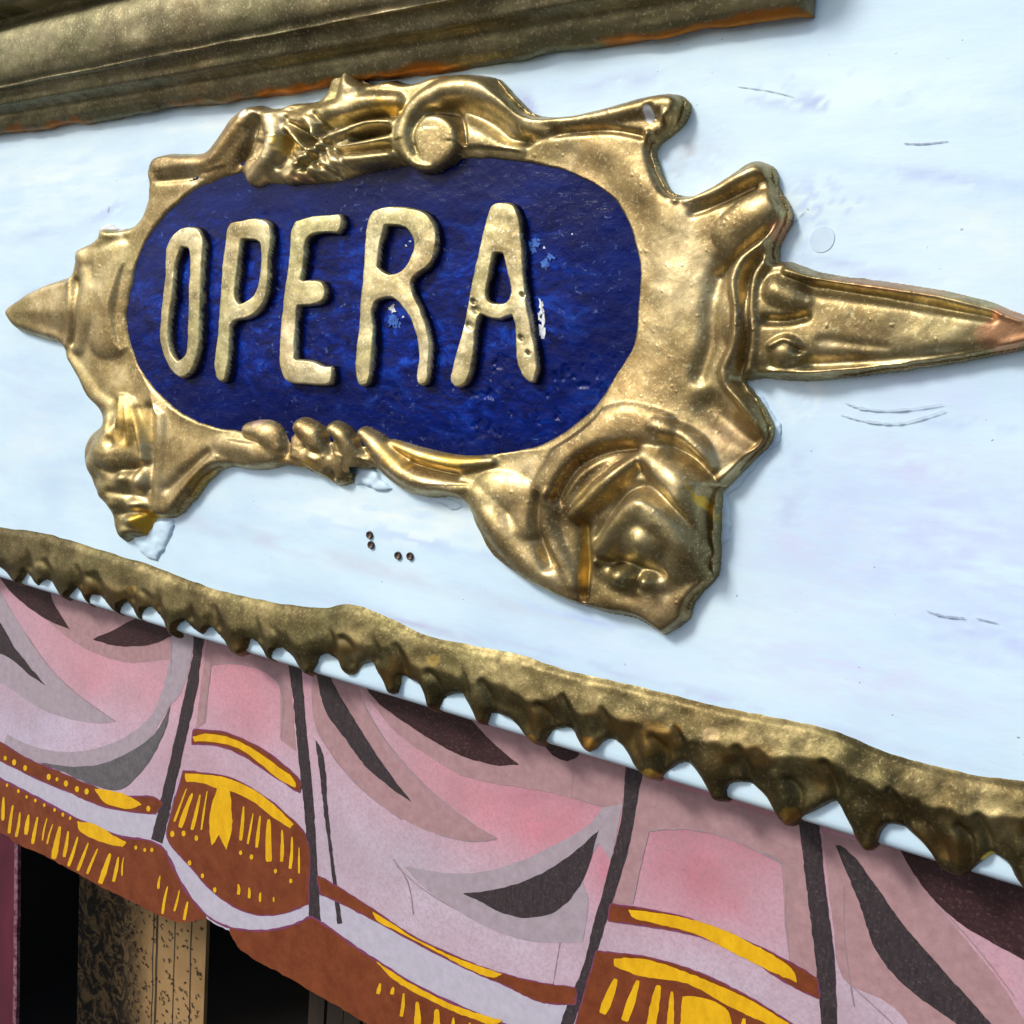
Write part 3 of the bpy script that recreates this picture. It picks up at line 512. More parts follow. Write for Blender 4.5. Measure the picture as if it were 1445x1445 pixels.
parts = [('spike', S.inside([(-30, 380), (99, 385), (104, 440), (97, 500), (-30, 500)], 8)), ('spike', S.inside([(1078, 372), (1200, 360), (1600, 420), (1600, 560), (1072, 545), (1066, 460)], 9)),
         ('scroll', S.inside([(545, 125), (600, 80), (720, 80), (770, 160), (735, 215), (640, 232), (590, 250), (552, 235)], 12)),
         ('leaf_cluster', S.inside([(330, 140), (470, 80), (520, 85), (556, 110), (553, 232), (430, 275), (330, 270), (345, 200)], 12)),
         ('mask', S.inside([(100, 600), (165, 545), (205, 570), (213, 650), (225, 780), (120, 790)], 12)),
         ('rosette', S.inside([(775, 850), (748, 730), (790, 655), (890, 615), (1000, 672), (1040, 790), (960, 930), (800, 880)], 12)),
         ('bead_row', S.inside([(330, 570), (500, 585), (690, 640), (690, 700), (480, 720), (330, 690)], 9)), ('frame', np.ones(S.X.shape, bool))]
objs = S.mesh_parts(keep, parts, lambda n: G_FRAME, None)
lab = {'scroll': 'smooth rolled gilt volute', 'leaf_cluster': 'crumpled gilt leaves', 'mask': 'small knobbly gilt mask', 'rosette': 'bulging gilt shell rosette', 'bead_row': 'gilt beads and twisted rope'}
for o in objs:
    par(o, cart); n0 = o.name.split('.')[0]
    if n0 in lab: o['label'] = lab[n0]
# --- blue panel
B = Relief(140, 940, 190, 680, 2.2); db = sdf(B.X, B.Y, oval)
def panel_h(X, Y, d): return 4.6+.9*sstep(d, 0, 90)+fbm(X, Y, 60, 3, 2)*.5
B.H = panel_h(B.X, B.Y, db)+fbm(B.X, B.Y, 11, 2, 6)*.14
pit = sstep(fbm(B.X, B.Y, 13, 3, 13), .30, .48)*np.exp(-(((B.X-740)/150)**2+((B.Y-560)/60)**2)); B.H -= pit*1.0
wornm = np.exp(-(((B.X-510)/330)**4+((B.Y-430)/120)**4)); wornm = np.clip(wornm*(.75+fbm(B.X, B.Y, 70, 3, 4)), 0, 1); wornm = np.maximum(wornm, .6*np.exp(-(((B.X-690)/180)**2+((B.Y-575)/50)**2)))
B.tint[..., 3] = wornm; B.tint[..., :3] = 1
par(B.mesh_parts(db > -16, [('blue_panel', np.ones(B.X.shape, bool))], lambda n: BLUE, None)[0], cart)
m = Mat('painted pale glint', .5); m.color(m.ramp(m.noise(700, 3), [(.35, (.45, .52, .62)), (.65, (.85, .88, .9))])); GLINT = m.m  # sky glints on loose paint flakes, painted as pale and blue shapes
m = Mat('painted blue glint', .3); m.color(m.ramp(m.noise(500, 3), [(.35, (.004, .05, .30)), (.65, (.012, .15, .62))])); BLUE_GLINT = m.m
for (x, y, s_, mt) in [(555, 452, 9, BLUE_GLINT), (553, 436, 5, GLINT), (752, 345, 11, BLUE_GLINT), (766, 350, 3, GLINT), (772, 368, 8, BLUE_GLINT), (778, 362, 3, GLINT), (766, 455, 8, GLINT), (765, 435, 5, GLINT), (569, 448, 3, GLINT), (806, 329, 2, GLINT), (580, 340, 3, GLINT), (574, 348, 2.5, GLINT)]:
    for q_ in range(5 if s_ > 4 else 2):
        n = 11; ang = np.linspace(0, math.tau, n, endpoint=False)+rng.rand()*3; rr = s_*.75*(.25+rng.rand(n)); el = 2.2 if (mt is GLINT and y > 430 and x > 700) else 1.0; ox_, oy_ = rng.normal(0, s_*.45, 2)
        pp = np.stack([x+ox_+rr*np.cos(ang), y+(oy_+rr*np.sin(ang))*el], 1); hh = .0040+.0001*q_
        par(poly_obj('glint_flake', [pp], hh, mt, None, .0008), cart)
# --- letters
LET = {'O': ([(256, 319), (277, 320), (288, 336), (288, 365), (286, 407), (285, 460), (280, 502), (269, 528), (254, 535), (240, 526), (229, 505), (223, 484), (225, 444), (230, 391), (231, 352), (240, 331)], [(256, 351), (263, 352), (266, 365), (264, 407), (262, 470), (259, 499), (250, 507), (242, 494), (242, 444), (246, 418), (250, 370)]),
       'P': ([(322, 314), (333, 310), (369, 307), (381, 314), (385, 326), (382, 370), (379, 413), (369, 436), (351, 451), (331, 456), (327, 484), (323, 523), (319, 539), (310, 541), (302, 531), (305, 470), (309, 413), (314, 352)], [(342, 340), (361, 342), (365, 349), (363, 391), (356, 415), (338, 427), (334, 418), (338, 378)]),
       'E': ([(413, 313), (418, 309), (464, 301), (480, 301), (485, 309), (478, 330), (465, 330), (438, 336), (432, 365), (427, 394), (453, 395), (461, 407), (459, 423), (448, 431), (422, 434), (419, 470), (418, 505), (443, 508), (459, 515), (469, 515), (472, 526), (467, 543), (430, 544), (404, 540), (394, 523), (392, 484), (398, 418), (406, 360)], None),
       'R': ([(518, 307), (526, 295), (583, 292), (603, 300), (616, 320), (618, 346), (610, 373), (586, 393), (583, 402), (596, 436), (608, 473), (608, 512), (603, 542), (593, 546), (586, 539), (588, 503), (583, 466), (570, 439), (553, 423), (531, 429), (530, 473), (526, 516), (520, 544), (507, 546), (500, 532), (503, 466), (510, 386)], [(545, 321), (570, 323), (580, 336), (580, 356), (566, 380), (550, 385), (536, 376), (538, 350)]),
       'A': ([(693, 287), (706, 283), (722, 285), (732, 297), (739, 343), (744, 410), (752, 459), (761, 519), (756, 542), (746, 542), (729, 516), (724, 459), (721, 447), (704, 453), (678, 446), (673, 473), (669, 512), (659, 542), (643, 549), (633, 539), (636, 519), (653, 453), (663, 400), (673, 353), (683, 310)], [(699, 360), (708, 360), (714, 386), (717, 419), (709, 426), (693, 424), (689, 416), (694, 386)])}
for ch, (po, pi_) in LET.items():
    hl = 11.0; a = np.array(po, float); so_ = np.stack(sh(*smooth(a, 4, True, 75).T, hl-.8), 1)
    mn, mx = so_.min(0)-8, so_.max(0)+8; L = Relief(mn[0], mx[0], mn[1], mx[1], .85)
    d = sdf(L.X, L.Y, so_)
    if pi_: d = np.minimum(d, -sdf(L.X, L.Y, np.stack(sh(*smooth(pi_, 4).T, hl-.8), 1)))
    d = d+fbm(L.X, L.Y, 12, 3, ord(ch))*1.0-.2; ph = panel_h(L.X, L.Y, sdf(L.X, L.Y, oval))
    q_ = np.clip(d/3.8, 0, 1); dome = 5.2*np.clip(1-(1-q_)**2.2, 0, 1)**.5+.25*sstep(d, 3, 13)+fbm(L.X, L.Y, 12, 2, 5)*.16+fbm(L.X, L.Y, 30, 2, 8)*.5
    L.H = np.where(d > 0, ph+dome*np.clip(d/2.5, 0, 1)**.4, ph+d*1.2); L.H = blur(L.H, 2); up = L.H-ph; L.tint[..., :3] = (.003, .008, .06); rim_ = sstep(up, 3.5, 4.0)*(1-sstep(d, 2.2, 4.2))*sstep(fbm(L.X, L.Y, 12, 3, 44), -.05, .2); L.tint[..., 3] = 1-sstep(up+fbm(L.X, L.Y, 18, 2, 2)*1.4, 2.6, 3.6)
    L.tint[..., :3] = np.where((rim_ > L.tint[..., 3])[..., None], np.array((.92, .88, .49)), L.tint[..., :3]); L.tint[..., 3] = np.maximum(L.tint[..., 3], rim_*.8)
    if ch == 'A':
        for x, y, r in [(671, 437, 6), (661, 459, 6), (737, 415, 3), (735, 476, 4), (746, 497, 3), (668, 425, 4)]: L.groove([(x, y, 1.8, r, 10), (x+2, y+2, 1.8, r, 10)])
    o = L.mesh_parts(d > -3.5, [('letter', np.ones(L.X.shape, bool))], lambda n: G_LETTER, None)[0]; par(o, cart); o['label'] = 'raised gilt letter '+ch
# --- white filler lumps squeezed out beside the casting
for pts, hh in [([(504, 655), (525, 662), (546, 682), (556, 690), (530, 692), (515, 684), (502, 684)], 2.0), ([(216, 745), (222, 735), (246, 734), (240, 755), (232, 775), (222, 790), (205, 785), (196, 770), (190, 758)], 2.2), ([(1055, 540), (1075, 560), (1095, 590), (1104, 605), (1100, 625), (1085, 640), (1040, 690), (1026, 698), (1030, 760), (1018, 770), (1010, 700), (1080, 600)], 1.2), ([(600, 700), (645, 705), (655, 716), (640, 718), (615, 710)], 1.0), ([(515, 108), (530, 115), (548, 118), (540, 124), (518, 122)], 1.5)]:
    pl = smooth(pts, 4); mn, mx = pl.min(0)-10, pl.max(0)+10; Q = Relief(mn[0], mx[0], mn[1], mx[1], 2.); d = sdf(Q.X, Q.Y, pl)+fbm(Q.X, Q.Y, 16, 3)*5
    Q.H = rnd(d, 9, hh)+fbm(Q.X, Q.Y, 9, 3, 3)*.5*sstep(d, 0, 5); o = Q.mesh_parts(d > -3, [('filler', np.ones(Q.X.shape, bool))], lambda n: WHITE, None)[0]; par(o, cart)

# ---------------------------------------------------------------- dripping gilded trim along the board's lower edge
TOP = [(-60, 726), (0, 742), (52, 751), (138, 775), (215, 801), (277, 824), (346, 841), (415, 856), (462, 860), (487, 852), (504, 854), (545, 868), (594, 892), (660, 909), (729, 923), (798, 944), (889, 965), (979, 987), (1068, 1007), (1179, 1029), (1246, 1058), (1336, 1085), (1445, 1103), (1560, 1130)]
BOT = [(-60, 800), (-40, 805), (-20, 790), (0, 798), (12, 817), (21, 824), (35, 815), (38, 801), (43, 820), (54, 829), (61, 819), (66, 817), (81, 841), (90, 845), (104, 832), (109, 826), (116, 848), (123, 853), (128, 838), (138, 841), (156, 862), (166, 866), (175, 851), (183, 846), (190, 872), (199, 876), (206, 857), (221, 858), (235, 895), (244, 898), (254, 879), (266, 872), (277, 891), (285, 895), (296, 884), (304, 886), (323, 921), (332, 924), (349, 914), (353, 900), (363, 902), (372, 928), (381, 931), (389, 914), (401, 914), (422, 947), (431, 952), (445, 941), (453, 924), (469, 922), (483, 950), (500, 952), (514, 937), (531, 932), (540, 965), (549, 980), (563, 975), (566, 951), (594, 971), (604, 1003), (615, 1004), (632, 982), (656, 978), (663, 1003), (677, 1023), (687, 1020), (691, 1006), (718, 1016), (746, 1048), (760, 1053), (781, 1032), (803, 1028), (816, 1053), (830, 1062), (858, 1043), (876, 1054), (898, 1090), (921, 1103), (938, 1092), (965, 1076), (983, 1092), (996, 1116), (1010, 1132), (1023, 1130), (1028, 1107), (1054, 1107), (1081, 1130), (1095, 1157), (1112, 1168), (1130, 1154), (1153, 1143), (1179, 1132), (1197, 1157), (1206, 1188), (1224, 1203), (1235, 1192), (1251, 1165), (1273, 1170), (1304, 1197), (1327, 1228), (1354, 1239), (1376, 1224), (1398, 1210), (1420, 1219), (1434, 1245), (1455, 1262), (1475, 1250), (1490, 1232), (1520, 1240), (1560, 1275)]
K = Relief(-60, 1560, 690, 1300, 1.7); pl = np.concatenate([smooth(TOP, 4, False), smooth(BOT, 3, False, 80)[::-1]]); pl = lift_outline(pl, 3.0)
d = sdf(K.X, K.Y, pl)+fbm(K.X, K.Y, 18, 2)*1.0; tx, ty = sh(*np.array(smooth(TOP, 4, False)).T, 0); dtop = (K.Y-np.interp(K.X, tx, ty))*.96; K.H = rnd(d, 13, 4.6)
tl = smooth([(x, y+30+(x/1445)*12, 6.6+x/1445*1.5, 36+x/1445*14) for x, y in TOP], 3, False, 100); K.ridge([tuple(t) for t in tl[::3]], k=1.5, pw=1.8)
bp = np.array(BOT, float); tips = [i for i in range(1, len(bp)-1) if (bp[i, 1]-.309*bp[i, 0]) > (bp[i-1, 1]-.309*bp[i-1, 0]) and (bp[i, 1]-.309*bp[i, 0]) >= (bp[i+1, 1]-.309*bp[i+1, 0])]
val = [i for i in range(1, len(bp)-1) if (bp[i, 1]-.309*bp[i, 0]) < (bp[i-1, 1]-.309*bp[i-1, 0]) and (bp[i, 1]-.309*bp[i, 0]) <= (bp[i+1, 1]-.309*bp[i+1, 0])]
for j, i in enumerate(tips):
    x, y = bp[i]; s_ = .75+x/1445*.75; big = (j % 2 == 0); r = (13 if big else 8)*s_
    K.ridge([(x-1*s_, y-7*s_, 6.2, r*.75), (x-3*s_, y-20*s_, 6.4, r*1.0), (x-7*s_, y-38*s_, 7.2, r*1.6), (x-12*s_, y-54*s_, 6.4, r*1.9)], k=.9)
    if not big:
        K.groove([(x+10*s_, y-12*s_, 2.0, 5*s_, 6), (x+10*s_, y-36*s_, 2.0, 5.5*s_, 7), (x-2*s_, y-50*s_, 1.6, 5*s_, 7)])
for i in val:
    x, y = bp[i]; s_ = .75+x/1445*.75; K.groove([(x, y, 2.4, 7*s_, 7), (x-4*s_, y-18*s_, 2.4, 6*s_, 8), (x-14*s_, y-38*s_, 1.6, 6*s_, 9)])
K.H = blur(K.H, 1)+(fbm(K.X, K.Y*.7, 38, 2, 3)*2.0+fbm(K.X, K.Y*.55, 16, 2, 7)*.7)*sstep(d, 1, 14); K.H = np.minimum(K.H, .13*(dtop+fbm(K.X, K.Y, 25, 2, 3)*4)+1.4*sstep(dtop, 0, 9)+(fbm(K.X, K.Y, 40, 2, 15)*1.4)*sstep(dtop, 4, 22)); K.H = blur(K.H, 3); K.H = np.where((d < 0) & (dtop > 25), np.minimum(K.H, d*.9), K.H)
for a in [(930, 1045, 34, 26, (.30, .17, .04), .5, 8), (1115, 1152, 14, 14, (.40, .21, .04), .6, 5), (1000, 1040, 14, 12, (.30, .22, .12), .5, 9), (915, 1095, 14, 10, (.62, .38, .06), .7, 6), (1060, 1060, 25, 12, (.24, .15, .05), .5, 6), (184, 835, 7, 9, (.5, .32, .08), .5, 6), (830, 1050, 10, 10, (.5, .25, .04), .7, 6), (1395, 1212, 10, 8, (.85, .6, .05), .9, 4), (610, 935, 14, 10, (.45, .31, .08), .4, 6), (745, 1045, 12, 10, (.40, .22, .05), .6, 6)]: K.paint(*a)
br = sstep(fbm(K.X, K.Y, 45, 3, 88), .02, .30)*sstep(dtop, 25, 60)*.6; K.tint[..., :3] = np.where((br > K.tint[..., 3])[..., None], np.array((.17, .098, .028)), K.tint[..., :3]); K.tint[..., 3] = np.maximum(K.tint[..., 3], br)
o = K.mesh_parts((d > -6), [('gilded_trim', np.ones(K.X.shape, bool))], lambda n: G_TRIM, None)[0]
tag(o, 'aged bronze gilt trim with drip-like teeth along the lower edge of the board', 'trim')
# ---------------------------------------------------------------- painted valance behind the board
HV = -.0125
EDGE = [(-150, 1100), (0, 1174), (25, 1191), (73, 1213), (133, 1246), (186, 1272), (226, 1292), (254, 1302), (280, 1296), (298, 1296), (316, 1306), (325, 1318), (336, 1336), (355, 1352), (399, 1375), (432, 1395), (480, 1422), (560, 1472), (700, 1560), (760, 1590), (830, 1590), (900, 1640), (1000, 1720), (1120, 1750), (1250, 1770), (1650, 1990)]
BTOP = [(-150, 1030), (0, 1099), (33, 1115), (66, 1133), (100, 1151), (133, 1166), (173, 1181), (209, 1186), (229, 1196), (239, 1213), (259, 1252), (279, 1279), (297, 1296), (319, 1307), (352, 1313), (392, 1311), (428, 1299), (436, 1294), (455, 1303), (504, 1338), (531, 1355), (580, 1386), (642, 1417), (701, 1441), (790, 1478), (813, 1520), (870, 1600), (960, 1680), (1080, 1710), (1150, 1690), (1210, 1730), (1650, 1930)]
val_e = empty('painted_valance', tuple(P(np.array(700.), np.array(1200.), HV))); tag(val_e, 'pink painted card valance with draped folds and russet fringe hanging below the white board', 'valance')
stp = 7.; gx, gy = np.meshgrid(np.arange(-150, 1651, stp), np.arange(760, 2000, stp)); ed = np.array(EDGE, float); lim = np.interp(gx, ed[:, 0], ed[:, 1]); 
gy2 = np.minimum(gy, lim-2.5); okc = (gy < lim+stp)
colr = np.zeros(gx.shape+(3,)); colr[:] = lin(196, 176, 196)
def wash(x, y, rx, ry, c, amt, ang=0):
    c_, n_ = math.cos(math.radians(ang)), math.sin(math.radians(ang)); X, Y = gx-x, gy-y
    a = np.exp(-(((X*c_+Y*n_)/(rx*1.25))**2+((-X*n_+Y*c_)/(ry*1.25))**2)**.8)*amt*.8*(1+.6*fbm(gx, gy, 60, 4, x)); a = np.clip(a, 0, 1)[..., None]
    global colr; colr = colr*(1-a)+np.array(lin(*c))*.88*a
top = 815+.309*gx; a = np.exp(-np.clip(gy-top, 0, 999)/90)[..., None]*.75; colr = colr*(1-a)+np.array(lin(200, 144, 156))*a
for q in [(60, 1040, 130, 60, (208, 208, 236), .9), (170, 960, 110, 60, (228, 158, 172), .85, 30), (345, 985, 60, 80, (226, 146, 162), .9), (640, 1120, 130, 70, (222, 154, 166), .7, 35), (775, 1160, 110, 55, (224, 132, 150), .95, 10), (740, 1125, 30, 12, (176, 108, 132), .6), (600, 1250, 160, 60, (206, 206, 226), .8, 25), (850, 1230, 14, 40, (202, 110, 136), .8), (1000, 1230, 110, 80, (214, 126, 142), .95), (1020, 1160, 150, 30, (178, 112, 130), .8, 17),
          (1000, 1370, 150, 30, (206, 196, 216), .8, 20), (1230, 1400, 70, 120, (206, 190, 210), .6), (1310, 1310, 50, 30, (204, 142, 156), .5), (1420, 1390, 60, 60, (214, 150, 166), .7), (360, 1080, 80, 20, (214, 200, 222), .8, 25), (480, 1150, 40, 200, (206, 188, 208), .6)]: wash(*q)
Vp = P(gx, gy2, HV).reshape(-1, 3); idx = np.arange(gx.size).reshape(gx.shape); cm = okc[:-1, :-1] & okc[:-1, 1:]
q = np.stack([idx[:-1, :-1][cm], idx[1:, :-1][cm], idx[1:, 1:][cm], idx[:-1, 1:][cm]], -1)
shade_wear = .88-.10*sstep(fbm(gx, gy, 120, 3, 77), -.1, .4); colr *= shade_wear[..., None]; me = bpy.data.meshes.new('card'); me.from_pydata(Vp.tolist(), [], q.tolist()); me.update()
at = me.color_attributes.new('tint', 'FLOAT_COLOR', 'POINT'); at.data.foreach_set('color', np.concatenate([colr, np.ones(gx.shape+(1,))], -1).astype(np.float32).ravel()); me.materials.append(CARD)
card = bpy.data.objects.new('card', me); COL.objects.link(card); par(card, val_e)
def rough_edge(p, a=.8):
    q = []; N = len(p)
    for i in range(N):
        b = p[(i+1) % N]; L = np.linalg.norm(b-p[i]); k = max(1, int(L/5))
        for t in range(k): q.append(p[i]+(b-p[i])*t/k)
    q = np.array(q); n = np.roll(q, -1, 0)-np.roll(q, 1, 0); n = np.stack([n[:, 1], -n[:, 0]], 1); n /= np.linalg.norm(n, axis=1)[:, None]+1e-9
    return q+n*(rng.normal(0, a*.6, len(q))+fbm(q[:, 0], q[:, 1], 9, 2, 3)*a*2)[:, None]
def grow(p, e):
    n = np.roll(p, -1, 0)-np.roll(p, 1, 0); n = np.stack([n[:, 1], -n[:, 0]], 1)*np.sign(area(p)); n /= np.linalg.norm(n, axis=1)[:, None]+1e-9
    return p+n*e
def shape(name, pts, lvl, mat, parent=val_e, rough_=.8, sm=True, edge=None, back=None, corner=60):
    p = smooth(pts, 5, True, corner) if sm else np.array(pts, float); p = rough_edge(p, rough_)
    o = poly_obj(name, [p], HV+lvl*.0001, mat, None, back); par(o, parent)
    return o
# washes
shape('fold_wash', [(-20, 800), (10, 851), (35, 893), (69, 941), (104, 976), (135, 1000), (163, 1018), (138, 1021), (97, 1014), (52, 997), (21, 976), (-20, 945)], 1, GREYW, rough_=.4)
shape('fold_wash', [(10, 1035), (42, 1052), (87, 1061), (131, 1057), (180, 1038), (215, 1007), (228, 976), (239, 935), (242, 890), (275, 895), (256, 976), (239, 997), (208, 1045), (166, 1078), (104, 1088), (42, 1073), (5, 1050)], 1, GREYW, rough_=.4)
shape('fold_wash', [(10, 800), (100, 820), (190, 850), (244, 890), (240, 930), (180, 935), (120, 915), (60, 870), (20, 830)], .6, MAUVE, rough_=.4)
shape('fold_wash', [(440, 940), (505, 965), (511, 989), (538, 1037), (580, 1089), (628, 1134), (670, 1165), (701, 1183), (663, 1187), (615, 1176), (566, 1155), (531, 1131), (497, 1099), (469, 1065), (446, 1030)], 1, MAUVE, rough_=.4)
shape('fold_wash', [(505, 965), (870, 1075), (884, 1100), (878, 1134), (853, 1138), (801, 1124), (746, 1113), (694, 1105), (650, 1094), (610, 1070), (560, 1035), (520, 985)], 1.2, MAUVE, rough_=.4)
shape('fold_wash', [(570, 1222), (621, 1231), (677, 1231), (729, 1217), (781, 1193), (833, 1162), (853, 1138), (879, 1134), (862, 1215), (845, 1190), (822, 1240), (830, 1270), (822, 1329), (767, 1330), (729, 1324), (677, 1303), (635, 1279), (594, 1248)], 1, GREYW, rough_=.4)
shape('panel_border', [(292, 900), (408, 940), (418, 1060), (396, 1045), (395, 969), (374, 948), (329, 936), (298, 938), (290, 1020), (276, 1028)], 1, MAUVE, rough_=.4, corner=40)
shape('panel_border', [(905, 1095), (1130, 1165), (1140, 1260), (1156, 1380), (1115, 1355), (1108, 1300), (1103, 1219), (1059, 1197), (1014, 1178), (960, 1170), (915, 1171), (893, 1276), (864, 1275), (888, 1190)], 1, MAUVE, rough_=.4, corner=40)
shape('fold_wash', [(1160, 1172), (1180, 1180), (1275, 1205), (1310, 1260), (1420, 1400), (1480, 1500), (1330, 1500), (1260, 1420), (1190, 1380), (1175, 1300)], 1, MAUVE, rough_=.4)
# dark folds
DF = [([(268, 885), (292, 893), (288, 903), (277, 976), (263, 1038), (249, 1100), (239, 1150), (229, 1191), (213, 1184), (223, 1143), (239, 1076), (256, 1000), (261, 976), (273, 900)], DARK), ([(406, 930), (424, 938), (426, 960), (431, 1018), (442, 1133), (448, 1232), (453, 1300), (436, 1292), (435, 1232), (428, 1133), (420, 1059), (413, 983)], DARK),
      ([(445, 1043), (454, 1060), (462, 1140), (469, 1206), (483, 1303), (476, 1305), (466, 1213), (457, 1144), (451, 1092)], DARK), ([(446, 945), (465, 950), (469, 962), (497, 1010), (538, 1075), (566, 1113), (582, 1133), (549, 1110), (514, 1079), (483, 1037), (459, 1003)], DARK),
      ([(505, 955), (549, 970), (608, 990), (656, 1008), (691, 1044), (732, 1079), (704, 1080), (660, 1070), (615, 1048), (566, 1016), (530, 988)], DARKRED), ([(760, 1040), (815, 1058), (818, 1066), (801, 1074), (780, 1066)], DARKRED),
      ([(845, 1171), (839, 1192), (826, 1234), (805, 1268), (777, 1289), (739, 1295), (704, 1286), (677, 1272), (653, 1261), (694, 1256), (739, 1244), (781, 1223), (815, 1199)], DARK), ([(883, 1075), (910, 1083), (906, 1096), (889, 1187), (862, 1281), (840, 1348), (818, 1419), (809, 1445), (790, 1520), (765, 1520), (791, 1445), (800, 1419), (822, 1366), (840, 1294), (860, 1223), (878, 1147)], DARK),
      ([(1126, 1150), (1155, 1158), (1157, 1174), (1164, 1250), (1177, 1348), (1181, 1445), (1186, 1530), (1163, 1530), (1159, 1445), (1150, 1348), (1139, 1259)], DARK), ([(1179, 1192), (1188, 1194), (1229, 1241), (1273, 1303), (1336, 1375), (1398, 1445), (1440, 1500), (1400, 1490), (1349, 1445), (1273, 1388), (1237, 1343), (1215, 1281), (1193, 1227)], DARK),
      ([(1262, 1185), (1367, 1220), (1500, 1262), (1500, 1380), (1445, 1355), (1407, 1334), (1349, 1299), (1304, 1254)], DARKRED), ([(-10, 800), (35, 815), (69, 832), (74, 848), (99, 888), (69, 876), (38, 855), (14, 834)], DARKRED), ([(-10, 868), (0, 879), (21, 914), (45, 945), (64, 967), (42, 952), (17, 931), (-10, 915)], DARK),
      ([(131, 902), (163, 888), (201, 870), (225, 878), (244, 896), (215, 909), (183, 912), (152, 909)], DARKRED), ([(240, 995), (235, 1024), (221, 1056), (201, 1087), (170, 1114), (131, 1108), (90, 1090), (52, 1075), (104, 1082), (149, 1076), (183, 1061), (218, 1035)], SLATE)]
for p_, mt in DF: shape('dark_fold', p_, 2, mt, rough_=.5)
# borders, russet bands and fringe
shape('pale_border', [(-150, 965), (0, 1046), (47, 1093), (93, 1113), (140, 1133), (186, 1143), (219, 1146), (238, 1130), (246, 1120), (240, 1150), (236, 1181), (266, 1219), (299, 1256), (336, 1282), (369, 1291), (409, 1286), (435, 1274), (437, 1300), (392, 1315), (352, 1317), (319, 1311), (297, 1300), (279, 1283), (256, 1252), (236, 1213), (226, 1198), (173, 1185), (100, 1155), (33, 1119), (-150, 1036)], 1.6, PALE, rough_=.5)
shape('pale_border', [(452, 1258), (483, 1272), (538, 1300), (594, 1331), (649, 1359), (711, 1386), (767, 1411), (806, 1419), (790, 1480), (701, 1446), (642, 1421), (580, 1390), (531, 1359), (504, 1342), (455, 1307), (445, 1300)], 1.6, PALE, rough_=.5)
iL, eL = BTOP.index((297, 1296)), EDGE.index((280, 1296)); iR, eR = BTOP.index((319, 1307)), EDGE.index((325, 1318))
low = np.concatenate([smooth(BTOP[:iL]+[(291, 1291)], 4, False), smooth(EDGE[:eL]+[(278, 1299), (290, 1297)], 4, False)[::-1]])
low2 = np.concatenate([smooth([(323, 1309)]+BTOP[iR+1:], 4, False), smooth(EDGE[eR:], 4, False)[::-1]])
def band(name, pts, lvl=3, back=None, pre=False, ed=1.6):
    p = pts if pre else smooth(pts, 5, True, 50)
    o = poly_obj(name, [rough_edge(p, .7)], HV+lvl*.0001, BROWN, None, back); par(o, val_e)
    if not back:
        e = poly_obj('edge_line', [rough_edge(grow(p, ed), .5)], HV+(lvl-.4)*.0001, PURPLE); par(e, val_e)
    return o
fr = band('fringe_band', low, 3, .0028, True); fr2 = band('fringe_band', low2, 3, .0028, True)
e = poly_obj('edge_line', [ribbon(BTOP, 1.5, 0, 5, .5)], HV+.00035, PURPLE); par(e, val_e)
b1 = band('russet_band', [(-40, 1028), (0, 1048), (33, 1068), (83, 1090), (133, 1111), (173, 1123), (216, 1126), (228, 1133), (219, 1148), (186, 1145), (140, 1135), (93, 1115), (47, 1096), (17, 1081), (-40, 1052)])
b2 = band('russet_band', [(274, 1030), (312, 1033), (349, 1047), (382, 1066), (412, 1091), (424, 1106), (422, 1118), (399, 1103), (365, 1080), (332, 1060), (299, 1050), (271, 1050)])
t1 = band('tassel_panel', [(259, 1088), (299, 1093), (332, 1101), (365, 1120), (399, 1146), (430, 1179), (435, 1266), (435, 1274), (409, 1286), (369, 1291), (336, 1282), (299, 1256), (266, 1219), (236, 1181), (239, 1159), (246, 1133)])
b3 = band('russet_band', [(448, 1236), (486, 1258), (531, 1287), (580, 1320), (642, 1350), (694, 1370), (746, 1384), (812, 1395), (812, 1417), (767, 1414), (711, 1389), (649, 1362), (594, 1334), (538, 1303), (483, 1275), (452, 1261)])
b4 = band('russet_band', [(862, 1276), (912, 1283), (979, 1299), (1045, 1325), (1112, 1357), (1153, 1381), (1156, 1408), (1112, 1388), (1050, 1348), (987, 1321), (925, 1308), (858, 1299)])
t2 = band('tassel_panel', [(842, 1343), (907, 1350), (979, 1370), (1045, 1401), (1108, 1439), (1155, 1470), (1165, 1560), (1080, 1640), (960, 1640), (860, 1560), (800, 1500), (813, 1445)])
def dashes(scale, ox, oy, L):
    out = []
    for x0, y0, x1, y1, wd in L:
        a, b = np.array((ox+x0/scale, oy+y0/scale)), np.array((ox+x1/scale, oy+y1/scale)); mid = (a+b)/2+rng.normal(0, .6, 2)
        out.append(ribbon([a, mid, b], (lambda k: lambda s: k*np.clip(np.sin(np.pi*(s*.86+.07))**.45*(.55+.6*s), .15, 1.2))(wd), 0, 5, .12))
    return out
def dots(scale, ox, oy, L, r=3.0):
    a = np.linspace(0, math.tau, 9, endpoint=False); out = []
    for x, y in L: rr = r*rng.uniform(.75, 1.15); out.append(np.stack([ox+x/scale+rr*np.cos(a)*.85, oy+y/scale+rr*1.25*np.sin(a)], 1))
    return out
def yellow(name, pts, par_, corner=55):
    o = poly_obj(name, [rough_edge(smooth(pts, 5, True, corner), .5)], HV+.0004, YELLOW); o.parent = par_; return o
def marks(polys, par_):
    o = poly_obj('fringe_marks', polys, HV+.0004, YELLOW); o.parent = par_; o['kind'] = 'stuff'
yellow('yellow_bar', [(133, 1113), (159, 1116), (186, 1125), (199, 1135), (186, 1141), (159, 1137), (143, 1128)], b1)
marks(dots(3.01, 0, 1000, [(22, 210), (60, 228), (107, 252), (207, 290), (242, 300), (280, 318), (327, 342), (368, 352), (630, 425)], 3.2), b1)
